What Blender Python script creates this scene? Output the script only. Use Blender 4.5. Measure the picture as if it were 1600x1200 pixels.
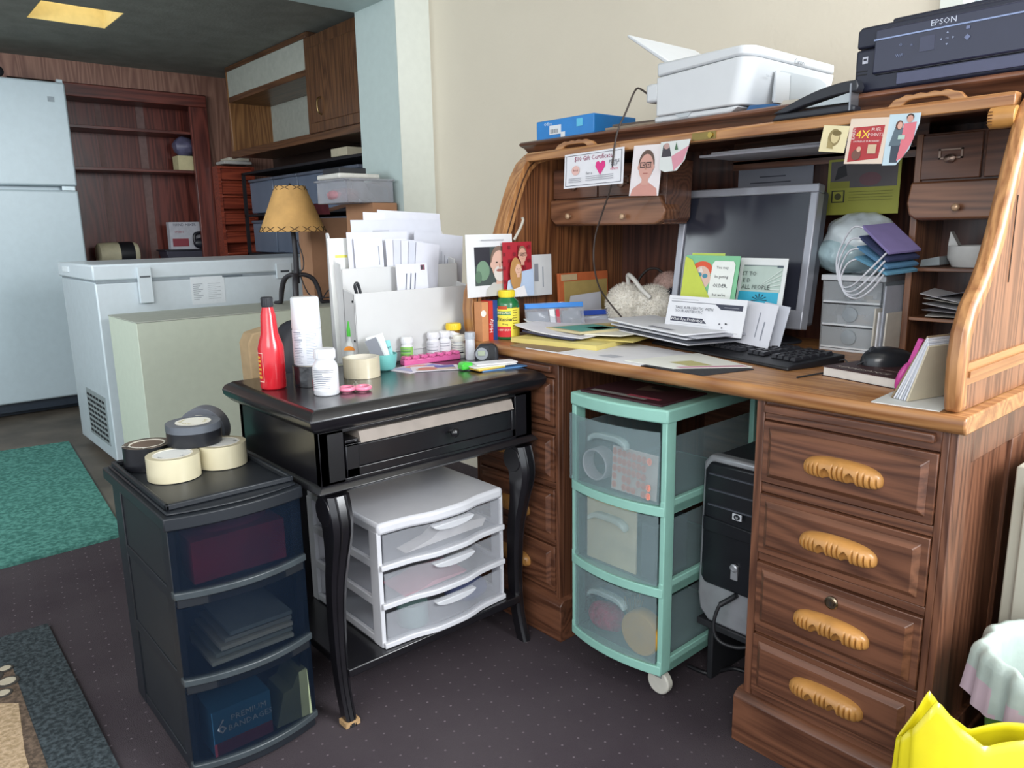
import bpy, bmesh, math, random
from mathutils import Vector, Matrix
random.seed(7)
PI = math.pi
SC = bpy.context.scene
COL = SC.collection
for o in list(bpy.data.objects): bpy.data.objects.remove(o)

# ------------------------------------------------------------------ camera
F_PX = 1180.88
YAW, PITCH, ROLL = math.radians(49.06), math.radians(11.576), math.radians(-1.011)
CAM = Vector((0, 0, 1.06))
_f = Vector((-math.sin(YAW)*math.cos(PITCH), math.cos(YAW)*math.cos(PITCH), -math.sin(PITCH)))
_r = Vector((math.cos(YAW), math.sin(YAW), 0))
_u = _r.cross(_f)
_c, _s = math.cos(ROLL), math.sin(ROLL)
RX, UX = _c*_r + _s*_u, -_s*_r + _c*_u
cam = bpy.data.objects.new('camera', bpy.data.cameras.new('camera')); COL.objects.link(cam)
cam.matrix_world = Matrix(((RX.x, UX.x, -_f.x, CAM.x), (RX.y, UX.y, -_f.y, CAM.y), (RX.z, UX.z, -_f.z, CAM.z), (0, 0, 0, 1)))
cam.data.sensor_width = 36; cam.data.lens = F_PX/1600*36; cam.data.clip_start = .05
SC.camera = cam

# ------------------------------------------------------------------ world and light
w = bpy.data.worlds.new('sky'); SC.world = w; w.use_nodes = True
w.node_tree.nodes['Background'].inputs[0].default_value = (.86, .93, 1, 1)
w.node_tree.nodes['Background'].inputs[1].default_value = 1.45
def area(name, loc, target, sx, sy, power, col):
    l = bpy.data.lights.new(name, 'AREA'); l.shape = 'RECTANGLE'; l.size = sx; l.size_y = sy; l.energy = power; l.color = col
    o = bpy.data.objects.new(name, l); COL.objects.link(o); o.location = loc
    o.rotation_euler = (Vector(target)-Vector(loc)).to_track_quat('-Z', 'Y').to_euler()
area('window_daylight', (1.4, 1.75, 1.75), (-.6, 1.5, .85), 1.3, 1.3, 96, (.93, .97, 1))
area('room_daylight', (.9, -1.6, 2.2), (-1.3, 1.4, .7), 1.8, 1.2, 46, (1, .97, .93))
area('kitchen_window_daylight', (-3.3, -1.0, 1.75), (-5.3, 1.2, 1.1), 1.0, .8, 34, (.86, .95, 1))
SC.view_settings.view_transform = 'Standard'; SC.view_settings.look = 'None'
SC.view_settings.exposure = 0.3; SC.view_settings.gamma = 1; SC.view_settings.use_curve_mapping = False

# ------------------------------------------------------------------ pixel helpers onto real planes
def ray(px, py): return RX*((px-800)/F_PX) + UX*(-(py-600)/F_PX) + _f
def onz(px, py, z): d = ray(px, py); return CAM + d*((z-CAM.z)/d.z)
def onx(px, py, x): d = ray(px, py); return CAM + d*(x/d.x)
def ony(px, py, y): d = ray(px, py); return CAM + d*(y/d.y)

# ------------------------------------------------------------------ materials
def lin(h):
    h = h.lstrip('#'); v = [int(h[i:i+2], 16)/255 for i in (0, 2, 4)]
    return tuple(c/12.92 if c <= .04045 else ((c+.055)/1.055)**2.4 for c in v) + (1,)
_M = {}
def pm(hexc, rough=.5, metal=0, var=.06, scale=30, bump=0, bscale=200, alpha=1, emit=0, spec=.5, coat=0):
    k = (hexc, rough, metal, var, scale, bump, bscale, alpha, emit, spec, coat)
    if k in _M: return _M[k]
    m = bpy.data.materials.new('mat_'+hexc.lstrip('#')); m.use_nodes = True
    nt = m.node_tree; p = nt.nodes['Principled BSDF']; c = lin(hexc)
    tc = nt.nodes.new('ShaderNodeTexCoord')
    if var:
        n = nt.nodes.new('ShaderNodeTexNoise'); n.inputs['Scale'].default_value = scale; n.inputs['Detail'].default_value = 4
        r = nt.nodes.new('ShaderNodeValToRGB'); nt.links.new(tc.outputs['Object'], n.inputs['Vector'])
        r.color_ramp.elements[0].position = .3; r.color_ramp.elements[1].position = .7
        r.color_ramp.elements[0].color = tuple(x*(1-var*1.5) for x in c[:3])+(1,); r.color_ramp.elements[1].color = tuple(min(1, x*(1+var)) for x in c[:3])+(1,)
        nt.links.new(n.outputs['Fac'], r.inputs[0]); nt.links.new(r.outputs[0], p.inputs['Base Color'])
    else: p.inputs['Base Color'].default_value = c
    if bump:
        n2 = nt.nodes.new('ShaderNodeTexNoise'); n2.inputs['Scale'].default_value = bscale; n2.inputs['Detail'].default_value = 3
        b = nt.nodes.new('ShaderNodeBump'); b.inputs['Strength'].default_value = bump; b.inputs['Distance'].default_value = .004
        nt.links.new(tc.outputs['Object'], n2.inputs['Vector']); nt.links.new(n2.outputs['Fac'], b.inputs['Height']); nt.links.new(b.outputs[0], p.inputs['Normal'])
    p.inputs['Roughness'].default_value = rough; p.inputs['Metallic'].default_value = metal
    p.inputs['Specular IOR Level'].default_value = spec; p.inputs['Coat Weight'].default_value = coat; p.inputs['Coat Roughness'].default_value = .15
    if alpha < 1: p.inputs['Alpha'].default_value = alpha
    if emit:
        p.inputs['Emission Color'].default_value = c; p.inputs['Emission Strength'].default_value = emit
    _M[k] = m; return m
def wood(name, dark, light, axis='x', ring=9, rough=.38, scale=1.0, fibre=.35, coat=.25):
    k = ('w', name, axis)
    if k in _M: return _M[k]
    m = bpy.data.materials.new(name+'_'+axis); m.use_nodes = True; nt = m.node_tree; p = nt.nodes['Principled BSDF']; L = nt.links.new
    tc = nt.nodes.new('ShaderNodeTexCoord'); mp = nt.nodes.new('ShaderNodeMapping'); L(tc.outputs['Object'], mp.inputs[0])
    s = [6.0*scale]*3; s['xyz'.index(axis)] = .42*scale; mp.inputs['Scale'].default_value = s
    n = nt.nodes.new('ShaderNodeTexNoise'); n.inputs['Scale'].default_value = 1.6; n.inputs['Detail'].default_value = 1.2; n.inputs['Distortion'].default_value = .15
    L(mp.outputs[0], n.inputs['Vector'])
    mu = nt.nodes.new('ShaderNodeMath'); mu.operation = 'MULTIPLY'; mu.inputs[1].default_value = ring*2; L(n.outputs['Fac'], mu.inputs[0])
    fr = nt.nodes.new('ShaderNodeMath'); fr.operation = 'PINGPONG'; fr.inputs[1].default_value = .5; L(mu.outputs[0], fr.inputs[0])
    mp2 = nt.nodes.new('ShaderNodeMapping'); s2 = [160]*3; s2['xyz'.index(axis)] = 5; mp2.inputs['Scale'].default_value = s2; L(tc.outputs['Object'], mp2.inputs[0])
    n2 = nt.nodes.new('ShaderNodeTexNoise'); n2.inputs['Scale'].default_value = 1; n2.inputs['Detail'].default_value = 3; L(mp2.outputs[0], n2.inputs['Vector'])
    mx = nt.nodes.new('ShaderNodeMath'); mx.operation = 'MULTIPLY_ADD'; L(n2.outputs['Fac'], mx.inputs[0]); mx.inputs[1].default_value = fibre*1.3; L(fr.outputs[0], mx.inputs[2])
    r = nt.nodes.new('ShaderNodeValToRGB'); r.color_ramp.elements[0].position = .14+fibre*.35; r.color_ramp.elements[0].color = lin(dark)
    r.color_ramp.elements[1].position = .5+fibre*.6; r.color_ramp.elements[1].color = lin(light); L(mx.outputs[0], r.inputs[0]); L(r.outputs[0], p.inputs['Base Color'])
    b = nt.nodes.new('ShaderNodeBump'); b.inputs['Strength'].default_value = .12; b.inputs['Distance'].default_value = .001; L(mx.outputs[0], b.inputs['Height']); L(b.outputs[0], p.inputs['Normal'])
    p.inputs['Roughness'].default_value = rough; p.inputs['Coat Weight'].default_value = coat; p.inputs['Coat Roughness'].default_value = .25
    _M[k] = m; return m
def glassy(hexc, fac=.5, rough=.35, tint=.85):
    k = ('g', hexc, fac, rough, tint)
    if k in _M: return _M[k]
    m = bpy.data.materials.new('clear_'+hexc.lstrip('#')); m.use_nodes = True; nt = m.node_tree; p = nt.nodes['Principled BSDF']
    p.inputs['Base Color'].default_value = lin(hexc); p.inputs['Roughness'].default_value = rough
    t = nt.nodes.new('ShaderNodeBsdfTransparent'); c = lin(hexc); t.inputs[0].default_value = tuple(tint+(1-tint)*v for v in c[:3])+(1,)
    n = nt.nodes.new('ShaderNodeTexNoise'); n.inputs['Scale'].default_value = 6; tc = nt.nodes.new('ShaderNodeTexCoord'); nt.links.new(tc.outputs['Object'], n.inputs[0])
    mr = nt.nodes.new('ShaderNodeMapRange'); mr.inputs[1].default_value = .3; mr.inputs[2].default_value = .7; mr.inputs[3].default_value = fac-.04; mr.inputs[4].default_value = fac+.04
    nt.links.new(n.outputs['Fac'], mr.inputs[0])
    x = nt.nodes.new('ShaderNodeMixShader'); nt.links.new(mr.outputs[0], x.inputs[0]); nt.links.new(t.outputs[0], x.inputs[1]); nt.links.new(p.outputs[0], x.inputs[2])
    nt.links.new(x.outputs[0], nt.nodes['Material Output'].inputs[0]); _M[k] = m; return m
def OAK(a='x'): return wood('oak', '#5e3a26', '#8d6044', a, ring=8, fibre=.55)
def OAKD(a='x'): return wood('oak_red', '#4d2e20', '#744b36', a, ring=8, fibre=.55)
def OAKG(a='x'): return wood('oak_gold', '#8a5a34', '#b07f50', a, ring=7, fibre=.5)
def OAKIN(a='z'): return wood('oak_inner', '#55301c', '#8f5c38', a, ring=9, fibre=.4)

# ------------------------------------------------------------------ mesh builder
def wmat(o):
    m = Matrix.Identity(4)
    while o is not None:
        m = Matrix.LocRotScale(o.location, o.rotation_euler, o.scale) @ m; o = o.parent
    return m
_TX = {}
def text_mesh(s, size, bold=False):
    k = (s, size)
    if k in _TX: return _TX[k]
    c = bpy.data.curves.new('txt', 'FONT'); c.body = s; c.size = size; c.align_x = 'CENTER'; c.align_y = 'CENTER'; c.resolution_u = 1
    if bold: c.offset = size*.02
    o = bpy.data.objects.new('txt', c); COL.objects.link(o); bpy.context.view_layer.update()
    me = bpy.data.meshes.new_from_object(o.evaluated_get(bpy.context.evaluated_depsgraph_get()))
    bpy.data.objects.remove(o); _TX[k] = me; return me
class B:
    def __init__(s): s.b = bmesh.new(); s.m = []; s.T = Matrix.Identity(4)
    def mi(s, m):
        if m not in s.m: s.m.append(m)
        return s.m.index(m)
    def face(s, vs, m):
        try: f = s.b.faces.new(vs); f.material_index = s.mi(m); return f
        except ValueError: return None
    def v(s, p): return s.b.verts.new(s.T @ Vector(p))
    def box(s, x0, x1, y0, y1, z0, z1, m):
        p = [s.v((x, y, z)) for x in (x0, x1) for y in (y0, y1) for z in (z0, z1)]
        for q in ((0,1,3,2), (4,6,7,5), (0,4,5,1), (2,3,7,6), (0,2,6,4), (1,5,7,3)): s.face([p[i] for i in q], m)
        return s
    def hexa(s, bot, top, m):           # two quads of 4 points
        a = [s.v(p) for p in bot]; c = [s.v(p) for p in top]
        s.face(a[::-1], m); s.face(c, m)
        for i in range(4): s.face([a[i], a[(i+1) % 4], c[(i+1) % 4], c[i]], m)
        return s
    def prism(s, pts, plane, a, b, m):  # polygon in 'xy','xz','yz' extruded from a to b on the third axis
        def P(u, w, t): return {'xy': (u, w, t), 'xz': (u, t, w), 'yz': (t, u, w)}[plane]
        A = [s.v(P(u, w, a)) for u, w in pts]; C = [s.v(P(u, w, b)) for u, w in pts]; n = len(pts)
        s.face(A[::-1], m); s.face(C, m)
        for i in range(n): s.face([A[i], A[(i+1) % n], C[(i+1) % n], C[i]], m)
        return s
    def lathe(s, prof, m, c=(0, 0, 0), seg=28, axis='z', sx=1, sy=1, cap=True, a0=0, a1=2*PI):
        rings = []; full = abs(a1-a0-2*PI) < 1e-6; n = seg if full else seg+1
        mm = m if isinstance(m, list) else [m]*(len(prof)-1)
        for r, z in prof:
            R = []
            for i in range(n):
                t = a0+(a1-a0)*i/seg; x, y = r*math.cos(t)*sx, r*math.sin(t)*sy
                q = {'z': (x, y, z), 'y': (x, z, y), 'x': (z, x, y)}[axis]
                R.append(s.v((c[0]+q[0], c[1]+q[1], c[2]+q[2])))
            rings.append(R)
        for k in range(len(prof)-1):
            A, C = rings[k], rings[k+1]
            for i in range(seg if full else n-1): s.face([A[i], A[(i+1) % n], C[(i+1) % n], C[i]], mm[k])
        if cap and full:
            if prof[0][0] > 1e-5: s.face(rings[0][::-1], mm[0])
            if prof[-1][0] > 1e-5: s.face(rings[-1], mm[-1])
        return s
    def tube(s, pts, r, m, seg=8, flat=1.0):
        pts = [Vector(p) for p in pts]; rs = r if isinstance(r, list) else [r]*len(pts); rings = []
        if 4 <= len(pts) <= 14:
            P2, R2 = [], []
            for i in range(len(pts)-1):
                a, b_, c_, d_ = pts[max(i-1, 0)], pts[i], pts[i+1], pts[min(i+2, len(pts)-1)]
                for k in range(5):
                    t = k/5; P2.append(.5*((2*b_)+(c_-a)*t+(2*a-5*b_+4*c_-d_)*t*t+(3*b_-a-3*c_+d_)*t**3)); R2.append(rs[i]*(1-t)+rs[i+1]*t)
            pts, rs = P2+[pts[-1]], R2+[rs[-1]]
        up = Vector((0, 0, 1)); prev = None
        for i, p in enumerate(pts):
            d = (pts[min(i+1, len(pts)-1)]-pts[max(i-1, 0)]).normalized()
            if prev is None: a = d.cross(up if abs(d.z) < .95 else Vector((1, 0, 0))).normalized()
            else: a = (prev-d*prev.dot(d)).normalized()
            prev = a; b2 = d.cross(a)
            rings.append([s.v(p+a*rs[i]*math.cos(2*PI*k/seg)+b2*rs[i]*flat*math.sin(2*PI*k/seg)) for k in range(seg)])
        for A, C in zip(rings, rings[1:]):
            for k in range(seg): s.face([A[k], A[(k+1) % seg], C[(k+1) % seg], C[k]], m)
        s.face(rings[0][::-1], m); s.face(rings[-1], m); return s
    def grid(s, fn, nu, nv, m, closeu=False):
        G = [[s.v(fn(i/nu, j/nv)) for j in range(nv+1)] for i in range(nu if closeu else nu+1)]
        for i in range(nu):
            for j in range(nv): s.face([G[i][j], G[(i+1) % len(G)][j], G[(i+1) % len(G)][j+1], G[i][j+1]], m)
        return s
    def blob(s, c, rx, ry, rz, m, seg=20, rings=12, noise=0, seed=0):
        rnd = random.Random(seed); ph = [rnd.uniform(0, 6) for _ in range(6)]
        def f(u, v):
            t, p = u*2*PI, v*PI; x, y, z = math.sin(p)*math.cos(t), math.sin(p)*math.sin(t), math.cos(p)
            k = 1+noise*(math.sin(5*x+ph[0]+3*y)*.5+math.sin(7*y+ph[1]+4*z)*.35+math.sin(9*z+ph[2]+6*x)*.3+math.sin(15*x+ph[3])*math.sin(13*y+ph[4])*.3)
            return (c[0]+rx*x*k, c[1]+ry*y*k, c[2]+rz*z*k)
        s.grid(f, seg, rings, m, True); return s
    def text(s, t, x, z, size, m, y=0, plane='xz', rot=0, off=0, bold=False, sx=1):
        me = text_mesh(t, size, bold); n0 = len(s.b.verts); f0 = len(s.b.faces)
        s.b.from_mesh(me); s.b.verts.ensure_lookup_table(); s.b.faces.ensure_lookup_table()
        R = Matrix.Translation((x, y, z)) @ {'xz': Matrix.Rotation(PI/2, 4, 'X'), 'xy': Matrix.Identity(4), 'yz': Matrix.Rotation(PI/2, 4, 'Z') @ Matrix.Rotation(PI/2, 4, 'X')}[plane] @ Matrix.Rotation(rot, 4, 'Z') @ Matrix.Diagonal((sx, 1, 1, 1))
        for v in s.b.verts[n0:]: v.co = s.T @ (R @ v.co)
        i = s.mi(m)
        for f in s.b.faces[f0:]: f.material_index = i
        return s
    def obj(s, name, parent=None, bev=0, smooth=35, world=False, sub=0, label=None, keepn=False):
        if not keepn: bmesh.ops.recalc_face_normals(s.b, faces=s.b.faces)
        me = bpy.data.meshes.new(name); s.b.to_mesh(me); s.b.free()
        for m in s.m: me.materials.append(m)
        o = bpy.data.objects.new(name, me); COL.objects.link(o)
        if parent is not None:
            o.parent = parent
            if world: me.transform(wmat(parent).inverted())
        elif world is not False and world is not True:   # world = origin point for a single-mesh thing
            me.transform(Matrix.Translation(-Vector(world))); o.location = world
        if smooth:
            for p in me.polygons: p.use_smooth = True
            me.set_sharp_from_angle(angle=math.radians(smooth))
        if bev:
            b = o.modifiers.new('bevel', 'BEVEL'); b.width = bev; b.segments = 2; b.limit_method = 'ANGLE'; b.angle_limit = math.radians(40)
        if sub: q = o.modifiers.new('sub', 'SUBSURF'); q.levels = q.render_levels = sub
        if label: o['label'] = label
        return o
def tag(o, label, cat, group=None):
    o['label'] = label; o['category'] = cat
    if group: o['group'] = group
    return o
def thing(name, label, cat, loc=(0, 0, 0), rz=0, group=None):
    o = bpy.data.objects.new(name, None); COL.objects.link(o); o.empty_display_size = .02
    o.location = loc; o.rotation_euler = (0, 0, rz); return tag(o, label, cat, group)
def struct(o): o['kind'] = 'structure'; return o

def fuzz(b, c, rx, ry, rz, n, ln, m, seed=0):
    r = random.Random(seed)
    for _ in range(n):
        z = r.uniform(-.9, 1); t = r.uniform(0, 2*PI); q = math.sqrt(1-z*z); d = Vector((q*math.cos(t), q*math.sin(t), z))
        p = Vector((c[0]+rx*d.x, c[1]+ry*d.y, c[2]+rz*d.z)); e = (d+Vector((r.uniform(-.7, .7), r.uniform(-.7, .7), r.uniform(-.9, .4)))).normalized()
        s_ = e.cross(Vector((r.uniform(-1, 1), r.uniform(-1, 1), r.uniform(-1, 1)))).normalized()*ln*.11
        b.face([b.v(p-s_-d*.003), b.v(p+s_-d*.003), b.v(p+e*ln*r.uniform(.6, 1.2))], m)
# printed paper sheet: X right, Z up, origin at bottom centre, print on the -Y side
WHITE = '#e9e9ea'
def fl(h, rough=.6): return pm(h, rough, var=.02, scale=60)
def shapes_on(b, shp, y0=-.0005, plane='xz', step=.00025):
    for k, q in enumerate(shp):
        y = y0-step*(k+1)
        def P(u, w): return (u, y, w) if plane == 'xz' else (u, w, -y)
        t = q[0]; m = fl(q[-1])
        if t == 'r': _, x0, z0, x1, z1, _c2 = q; b.face([b.v(P(*p)) for p in ((x0, z0), (x1, z0), (x1, z1), (x0, z1))], m)
        elif t == 'e':
            _, cx, cz, rx, rz, _c2 = q; b.face([b.v(P(cx+rx*math.cos(a*PI/12), cz+rz*math.sin(a*PI/12))) for a in range(24)], m)
        elif t == 'p': b.face([b.v(P(*p)) for p in q[1]], m)
        elif t == 't':
            _, x, z, size, s_, _c2 = q[:6]
            if plane == 'xz': b.text(s_, x, z, size, m, y=y)
            else: b.text(s_, x, z, size, m, y=0) if False else _flat_text(b, s_, x, z, size, m, -y)
        elif t == 'tv':   # text running upward
            _, x, z, size, s_, _c2 = q[:6]
            if plane == 'xz': b.text(s_, x, z, size, m, y=y, rot=PI/2)
def _flat_text(b, s_, x, y, size, m, z):
    b.text(s_, x, z, size, m, y=y, plane='xy')
def paper(name, label, cat, loc, rz, w, h, shp=(), col=WHITE, tilt=0, roll=0, group=None, t=.0009, poly=None, rough=.6):
    b = B(); pts = poly or [(-w/2, 0), (w/2, 0), (w/2, h), (-w/2, h)]
    b.prism(pts, 'xz', -t/2, t/2, pm(col, rough, var=.02)); shapes_on(b, shp, -t/2)
    o = b.obj(name, smooth=0, keepn=False); o.location = loc; o.rotation_euler = (tilt, roll, rz)
    return tag(o, label, cat, group)
def flatpaper(name, label, cat, loc, rz, w, h, shp=(), col=WHITE, t=.001, group=None, poly=None, curl=0, tilt=(0, 0), edge=None):
    b = B()
    if curl:
        n = 10
        def fn(sgn):
            def f(u, v): return ((u-.5)*w, (v-.5)*h, curl*abs(2*u-1)**2+(t if sgn else 0))
            return f
        b.grid(fn(0), n, 2, pm(col, .6, var=.02)); b.grid(fn(1), n, 2, pm(col, .6, var=.02))
    else:
        pts = poly or [(-w/2, -h/2), (w/2, -h/2), (w/2, h/2), (-w/2, h/2)]
        b.prism(pts, 'xy', 0, t, pm(col, .6, var=.02)); shapes_on(b, shp, -t, 'xy')
    o = b.obj(name, smooth=0); o.location = loc; o.rotation_euler = (tilt[0], tilt[1], rz)
    return tag(o, label, cat, group)
def lines(x0, x1, z0, n, dz, col='#8a8d98', th=.0012, jag=.3, seed=1):
    r = random.Random(seed); return [('r', x0, z0-i*dz, x1-(x1-x0)*jag*r.random(), z0-i*dz+th, col) for i in range(n)]

# ================================================================== SETTING
# floor: dark purple grey carpet with a dot grid
def carpet():
    m = bpy.data.materials.new('carpet'); m.use_nodes = True; nt = m.node_tree; p = nt.nodes['Principled BSDF']; L = nt.links.new
    tc = nt.nodes.new('ShaderNodeTexCoord')
    n = nt.nodes.new('ShaderNodeTexNoise'); n.inputs['Scale'].default_value = 2.2; n.inputs['Detail'].default_value = 5; L(tc.outputs['Object'], n.inputs[0])
    r = nt.nodes.new('ShaderNodeValToRGB'); r.color_ramp.elements[0].position = .35; r.color_ramp.elements[1].position = .7
    r.color_ramp.elements[0].color = lin('#3a3238'); r.color_ramp.elements[1].color = lin('#4b4448'); L(n.outputs['Fac'], r.inputs[0])
    mp = nt.nodes.new('ShaderNodeMapping'); mp.inputs['Scale'].default_value = (24, 24, 24); mp.inputs['Rotation'].default_value = (0, 0, math.radians(8)); L(tc.outputs['Object'], mp.inputs[0])
    v = nt.nodes.new('ShaderNodeTexVoronoi'); v.inputs['Scale'].default_value = 1; v.inputs['Randomness'].default_value = .12; v.voronoi_dimensions = '2D'; L(mp.outputs[0], v.inputs['Vector'])
    lt = nt.nodes.new('ShaderNodeMath'); lt.operation = 'LESS_THAN'; lt.inputs[1].default_value = .06; L(v.outputs['Distance'], lt.inputs[0])
    n3 = nt.nodes.new('ShaderNodeTexNoise'); n3.inputs['Scale'].default_value = 5; L(tc.outputs['Object'], n3.inputs[0])
    mu = nt.nodes.new('ShaderNodeMath'); mu.operation = 'MULTIPLY'; L(lt.outputs[0], mu.inputs[0]); L(n3.outputs['Fac'], mu.inputs[1])
    mx = nt.nodes.new('ShaderNodeMixRGB'); L(mu.outputs[0], mx.inputs[0]); L(r.outputs[0], mx.inputs[1]); mx.inputs[2].default_value = lin('#857a80')
    L(mx.outputs[0], p.inputs['Base Color']); p.inputs['Roughness'].default_value = .95; p.inputs['Specular IOR Level'].default_value = .15
    n2 = nt.nodes.new('ShaderNodeTexNoise'); n2.inputs['Scale'].default_value = 350; L(tc.outputs['Object'], n2.inputs[0])
    b = nt.nodes.new('ShaderNodeBump'); b.inputs['Strength'].default_value = .5; b.inputs['Distance'].default_value = .004; L(n2.outputs['Fac'], b.inputs['Height']); L(b.outputs[0], p.inputs['Normal'])
    return m
def rug_mat(name, c1, c2, sc=60):
    m = bpy.data.materials.new(name); m.use_nodes = True; nt = m.node_tree; p = nt.nodes['Principled BSDF']; L = nt.links.new
    tc = nt.nodes.new('ShaderNodeTexCoord'); n = nt.nodes.new('ShaderNodeTexNoise'); n.inputs['Scale'].default_value = sc; n.inputs['Detail'].default_value = 6; L(tc.outputs['Object'], n.inputs[0])
    r = nt.nodes.new('ShaderNodeValToRGB'); r.color_ramp.elements[0].position = .4; r.color_ramp.elements[1].position = .62
    r.color_ramp.elements[0].color = lin(c1); r.color_ramp.elements[1].color = lin(c2); L(n.outputs['Fac'], r.inputs[0]); L(r.outputs[0], p.inputs['Base Color'])
    p.inputs['Roughness'].default_value = 1; p.inputs['Specular IOR Level'].default_value = .1
    b = nt.nodes.new('ShaderNodeBump'); b.inputs['Strength'].default_value = .6; b.inputs['Distance'].default_value = .006; L(n.outputs['Fac'], b.inputs['Height']); L(b.outputs[0], p.inputs['Normal'])
    return m
WY = 2.03; CEIL = 2.15; XK = -2.84; JY = 1.86; KX = -5.65
b = B(); b.box(-2.98, 1.2, -2.5, 2.6, -.05, 0, carpet()); struct(b.obj('floor', smooth=0))
b = B(); b.box(-6.2, -2.98, -2.5, 2.9, -.05, -.001, pm('#5b5349', .55, var=.3, scale=5)); struct(b.obj('floor_back', smooth=0))
WALL = pm('#d2c9b8', .85, var=.02, scale=3, bump=.15, bscale=90)
TRIM = pm('#d4d8d0', .6, var=.02); JAMB = pm('#b9c8c6', .6, var=.02)
wx0, wz0 = -.775, 1.46          # window opening in the desk wall, behind the dark printer
b = B(); b.box(XK, wx0, WY, WY+.12, 0, 2.45, WALL); b.box(wx0, 1.2, WY, WY+.12, 0, wz0, WALL); b.box(wx0, 1.2, WY, WY+.12, 2.1, 2.45, WALL)
struct(b.obj('wall_back', smooth=0))
b = B(); b.box(wx0, wx0+.05, WY-.01, WY+.1, wz0, 2.1, TRIM); b.box(wx0+.09, wx0+.115, WY+.05, WY+.09, wz0, 2.1, pm('#3c4450', .5)); b.box(wx0+.05, 1.2, WY-.02, WY+.1, wz0, wz0+.03, TRIM)
b.box(wx0+.05, 1.2, WY+.06, WY+.065, wz0+.03, 2.1, glassy('#dbeaf5', .12, .05)); struct(b.obj('window_1', smooth=0))
b = B(); b.box(XK-.325, XK, JY, WY+.12, 0, 2.45, JAMB)
b.face([b.v(p) for p in ((XK+.002, JY, 0), (XK+.002, WY, 0), (XK+.002, WY, 2.45), (XK+.002, JY, 2.45))], TRIM)
struct(b.obj('wall_opening', smooth=0))
b = B(); b.box(XK-.325, XK, -2.5, JY, 2.01, 2.45, JAMB); struct(b.obj('trim_1', smooth=0))
b = B(); b.box(XK-.002, 1.2, -.9, WY+.12, 2.45, 2.5, pm('#d0ccc2', .9, var=.02)); struct(b.obj('ceiling', smooth=0))
# back room
b = B(); b.box(-6.0, -2.84, -1.42, -1.3, 0, 2.45, pm('#8d8378', .9)); struct(b.obj('wall_blocker', smooth=0))  # unseen wall added to block sky light from the freezer's end
PANEL = wood('panelling', '#7a5548', '#9a7362', 'z', ring=6, rough=.5, scale=1)
b = B(); b.box(KX-.35, KX, 2.08, 2.9, 0, CEIL, PANEL); b.box(KX-.35, KX, -2.5, .9, 0, CEIL, PANEL); b.box(KX-.35, KX, .9, 2.08, 2.02, CEIL, PANEL); b.box(KX-.35, KX-.33, .9, 2.08, 0, 2.02, PANEL)
struct(b.obj('wall_left', smooth=0))
b = B(); b.box(KX, XK-.3, 2.55, 2.65, 0, CEIL, pm('#4a3a34', .8)); struct(b.obj('wall_right', smooth=0))
cm = pm('#86877f', .95, var=.1, scale=9, bump=.3, bscale=60)
b = B(); sx0, sx1, sy0, sy1 = -4.70, -4.33, .87, 1.235
for q in ((KX-.35, sx0, -2.5, 2.9), (sx1, XK-.32, -2.5, 2.9), (sx0, sx1, -2.5, sy0), (sx0, sx1, sy1, 2.9)): b.box(*q, CEIL, CEIL+.05, cm)
struct(b.obj('ceiling_back', smooth=0))
b = B(); ym = pm('#cdb97c', .8, var=.05)
e_ = .004
b.box(sx0-.02, sx0+e_, sy0, sy1, CEIL+.001, CEIL+.25, ym); b.box(sx1-e_, sx1+.02, sy0, sy1, CEIL+.001, CEIL+.25, ym); b.box(sx0+e_, sx1-e_, sy0-.02, sy0+e_, CEIL+.001, CEIL+.25, ym); b.box(sx0+e_, sx1-e_, sy1-e_, sy1+.02, CEIL+.001, CEIL+.25, ym)
struct(b.obj('trim_2', smooth=0))

area('skylight_glow', (-4.515, 1.05, CEIL+.24), (-4.515, 1.05, 0), .3, .3, .9, (1, .9, .65))
# rugs
b = B(); b.prism([(-4.6, -.6), (-4.42, .75), (-2.86, .62), (-2.8, -.6)], 'xy', 0, .012, rug_mat('green_pile', '#3f6e66', '#5b9187'))
tag(b.obj('rug', smooth=0, world=(-3.6, .1, 0)), 'green low pile rug on the back room floor in front of the refrigerator', 'rug')
b = B(); b.prism([(-2.32, -.3), (-2.31, .28), (-1.5, .27), (-1.2, .26), (-1.1, -.3)], 'xy', 0, .01, rug_mat('grey_pile', '#2f3538', '#4a5256', 90))
b.prism([(-2.2, -.28), (-2.13, .17), (-1.2, .155), (-1.2, -.28)], 'xy', .01, .011, rug_mat('brown_pile', '#54483f', '#736254', 90))
b.prism([(-2.02, -.28), (-1.98, .10), (-1.93, .155), (-1.72, .135), (-1.2, .12), (-1.2, -.28)], 'xy', .011, .012, rug_mat('tan_pile', '#a08a6c', '#bda488', 90))
for i, (x, y, r) in enumerate(((-2.1, .12, .03), (-2.05, .15, .026), (-2.12, .155, .018), (-2.0, .135, .02))):
    b.lathe([(r, .0118), (r*.9, .0135)], pm('#3a3632', .9), (x, y, 0), 14); b.lathe([(r*.7, .0136), (r*.6, .0142)], pm('#b8ae9a', .9), (x, y, 0), 14)
tag(b.obj('rug', smooth=0, world=(-1.8, 0, 0)), 'patterned rug with grey and brown borders round a tan field, on the dark carpet', 'rug')
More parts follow.
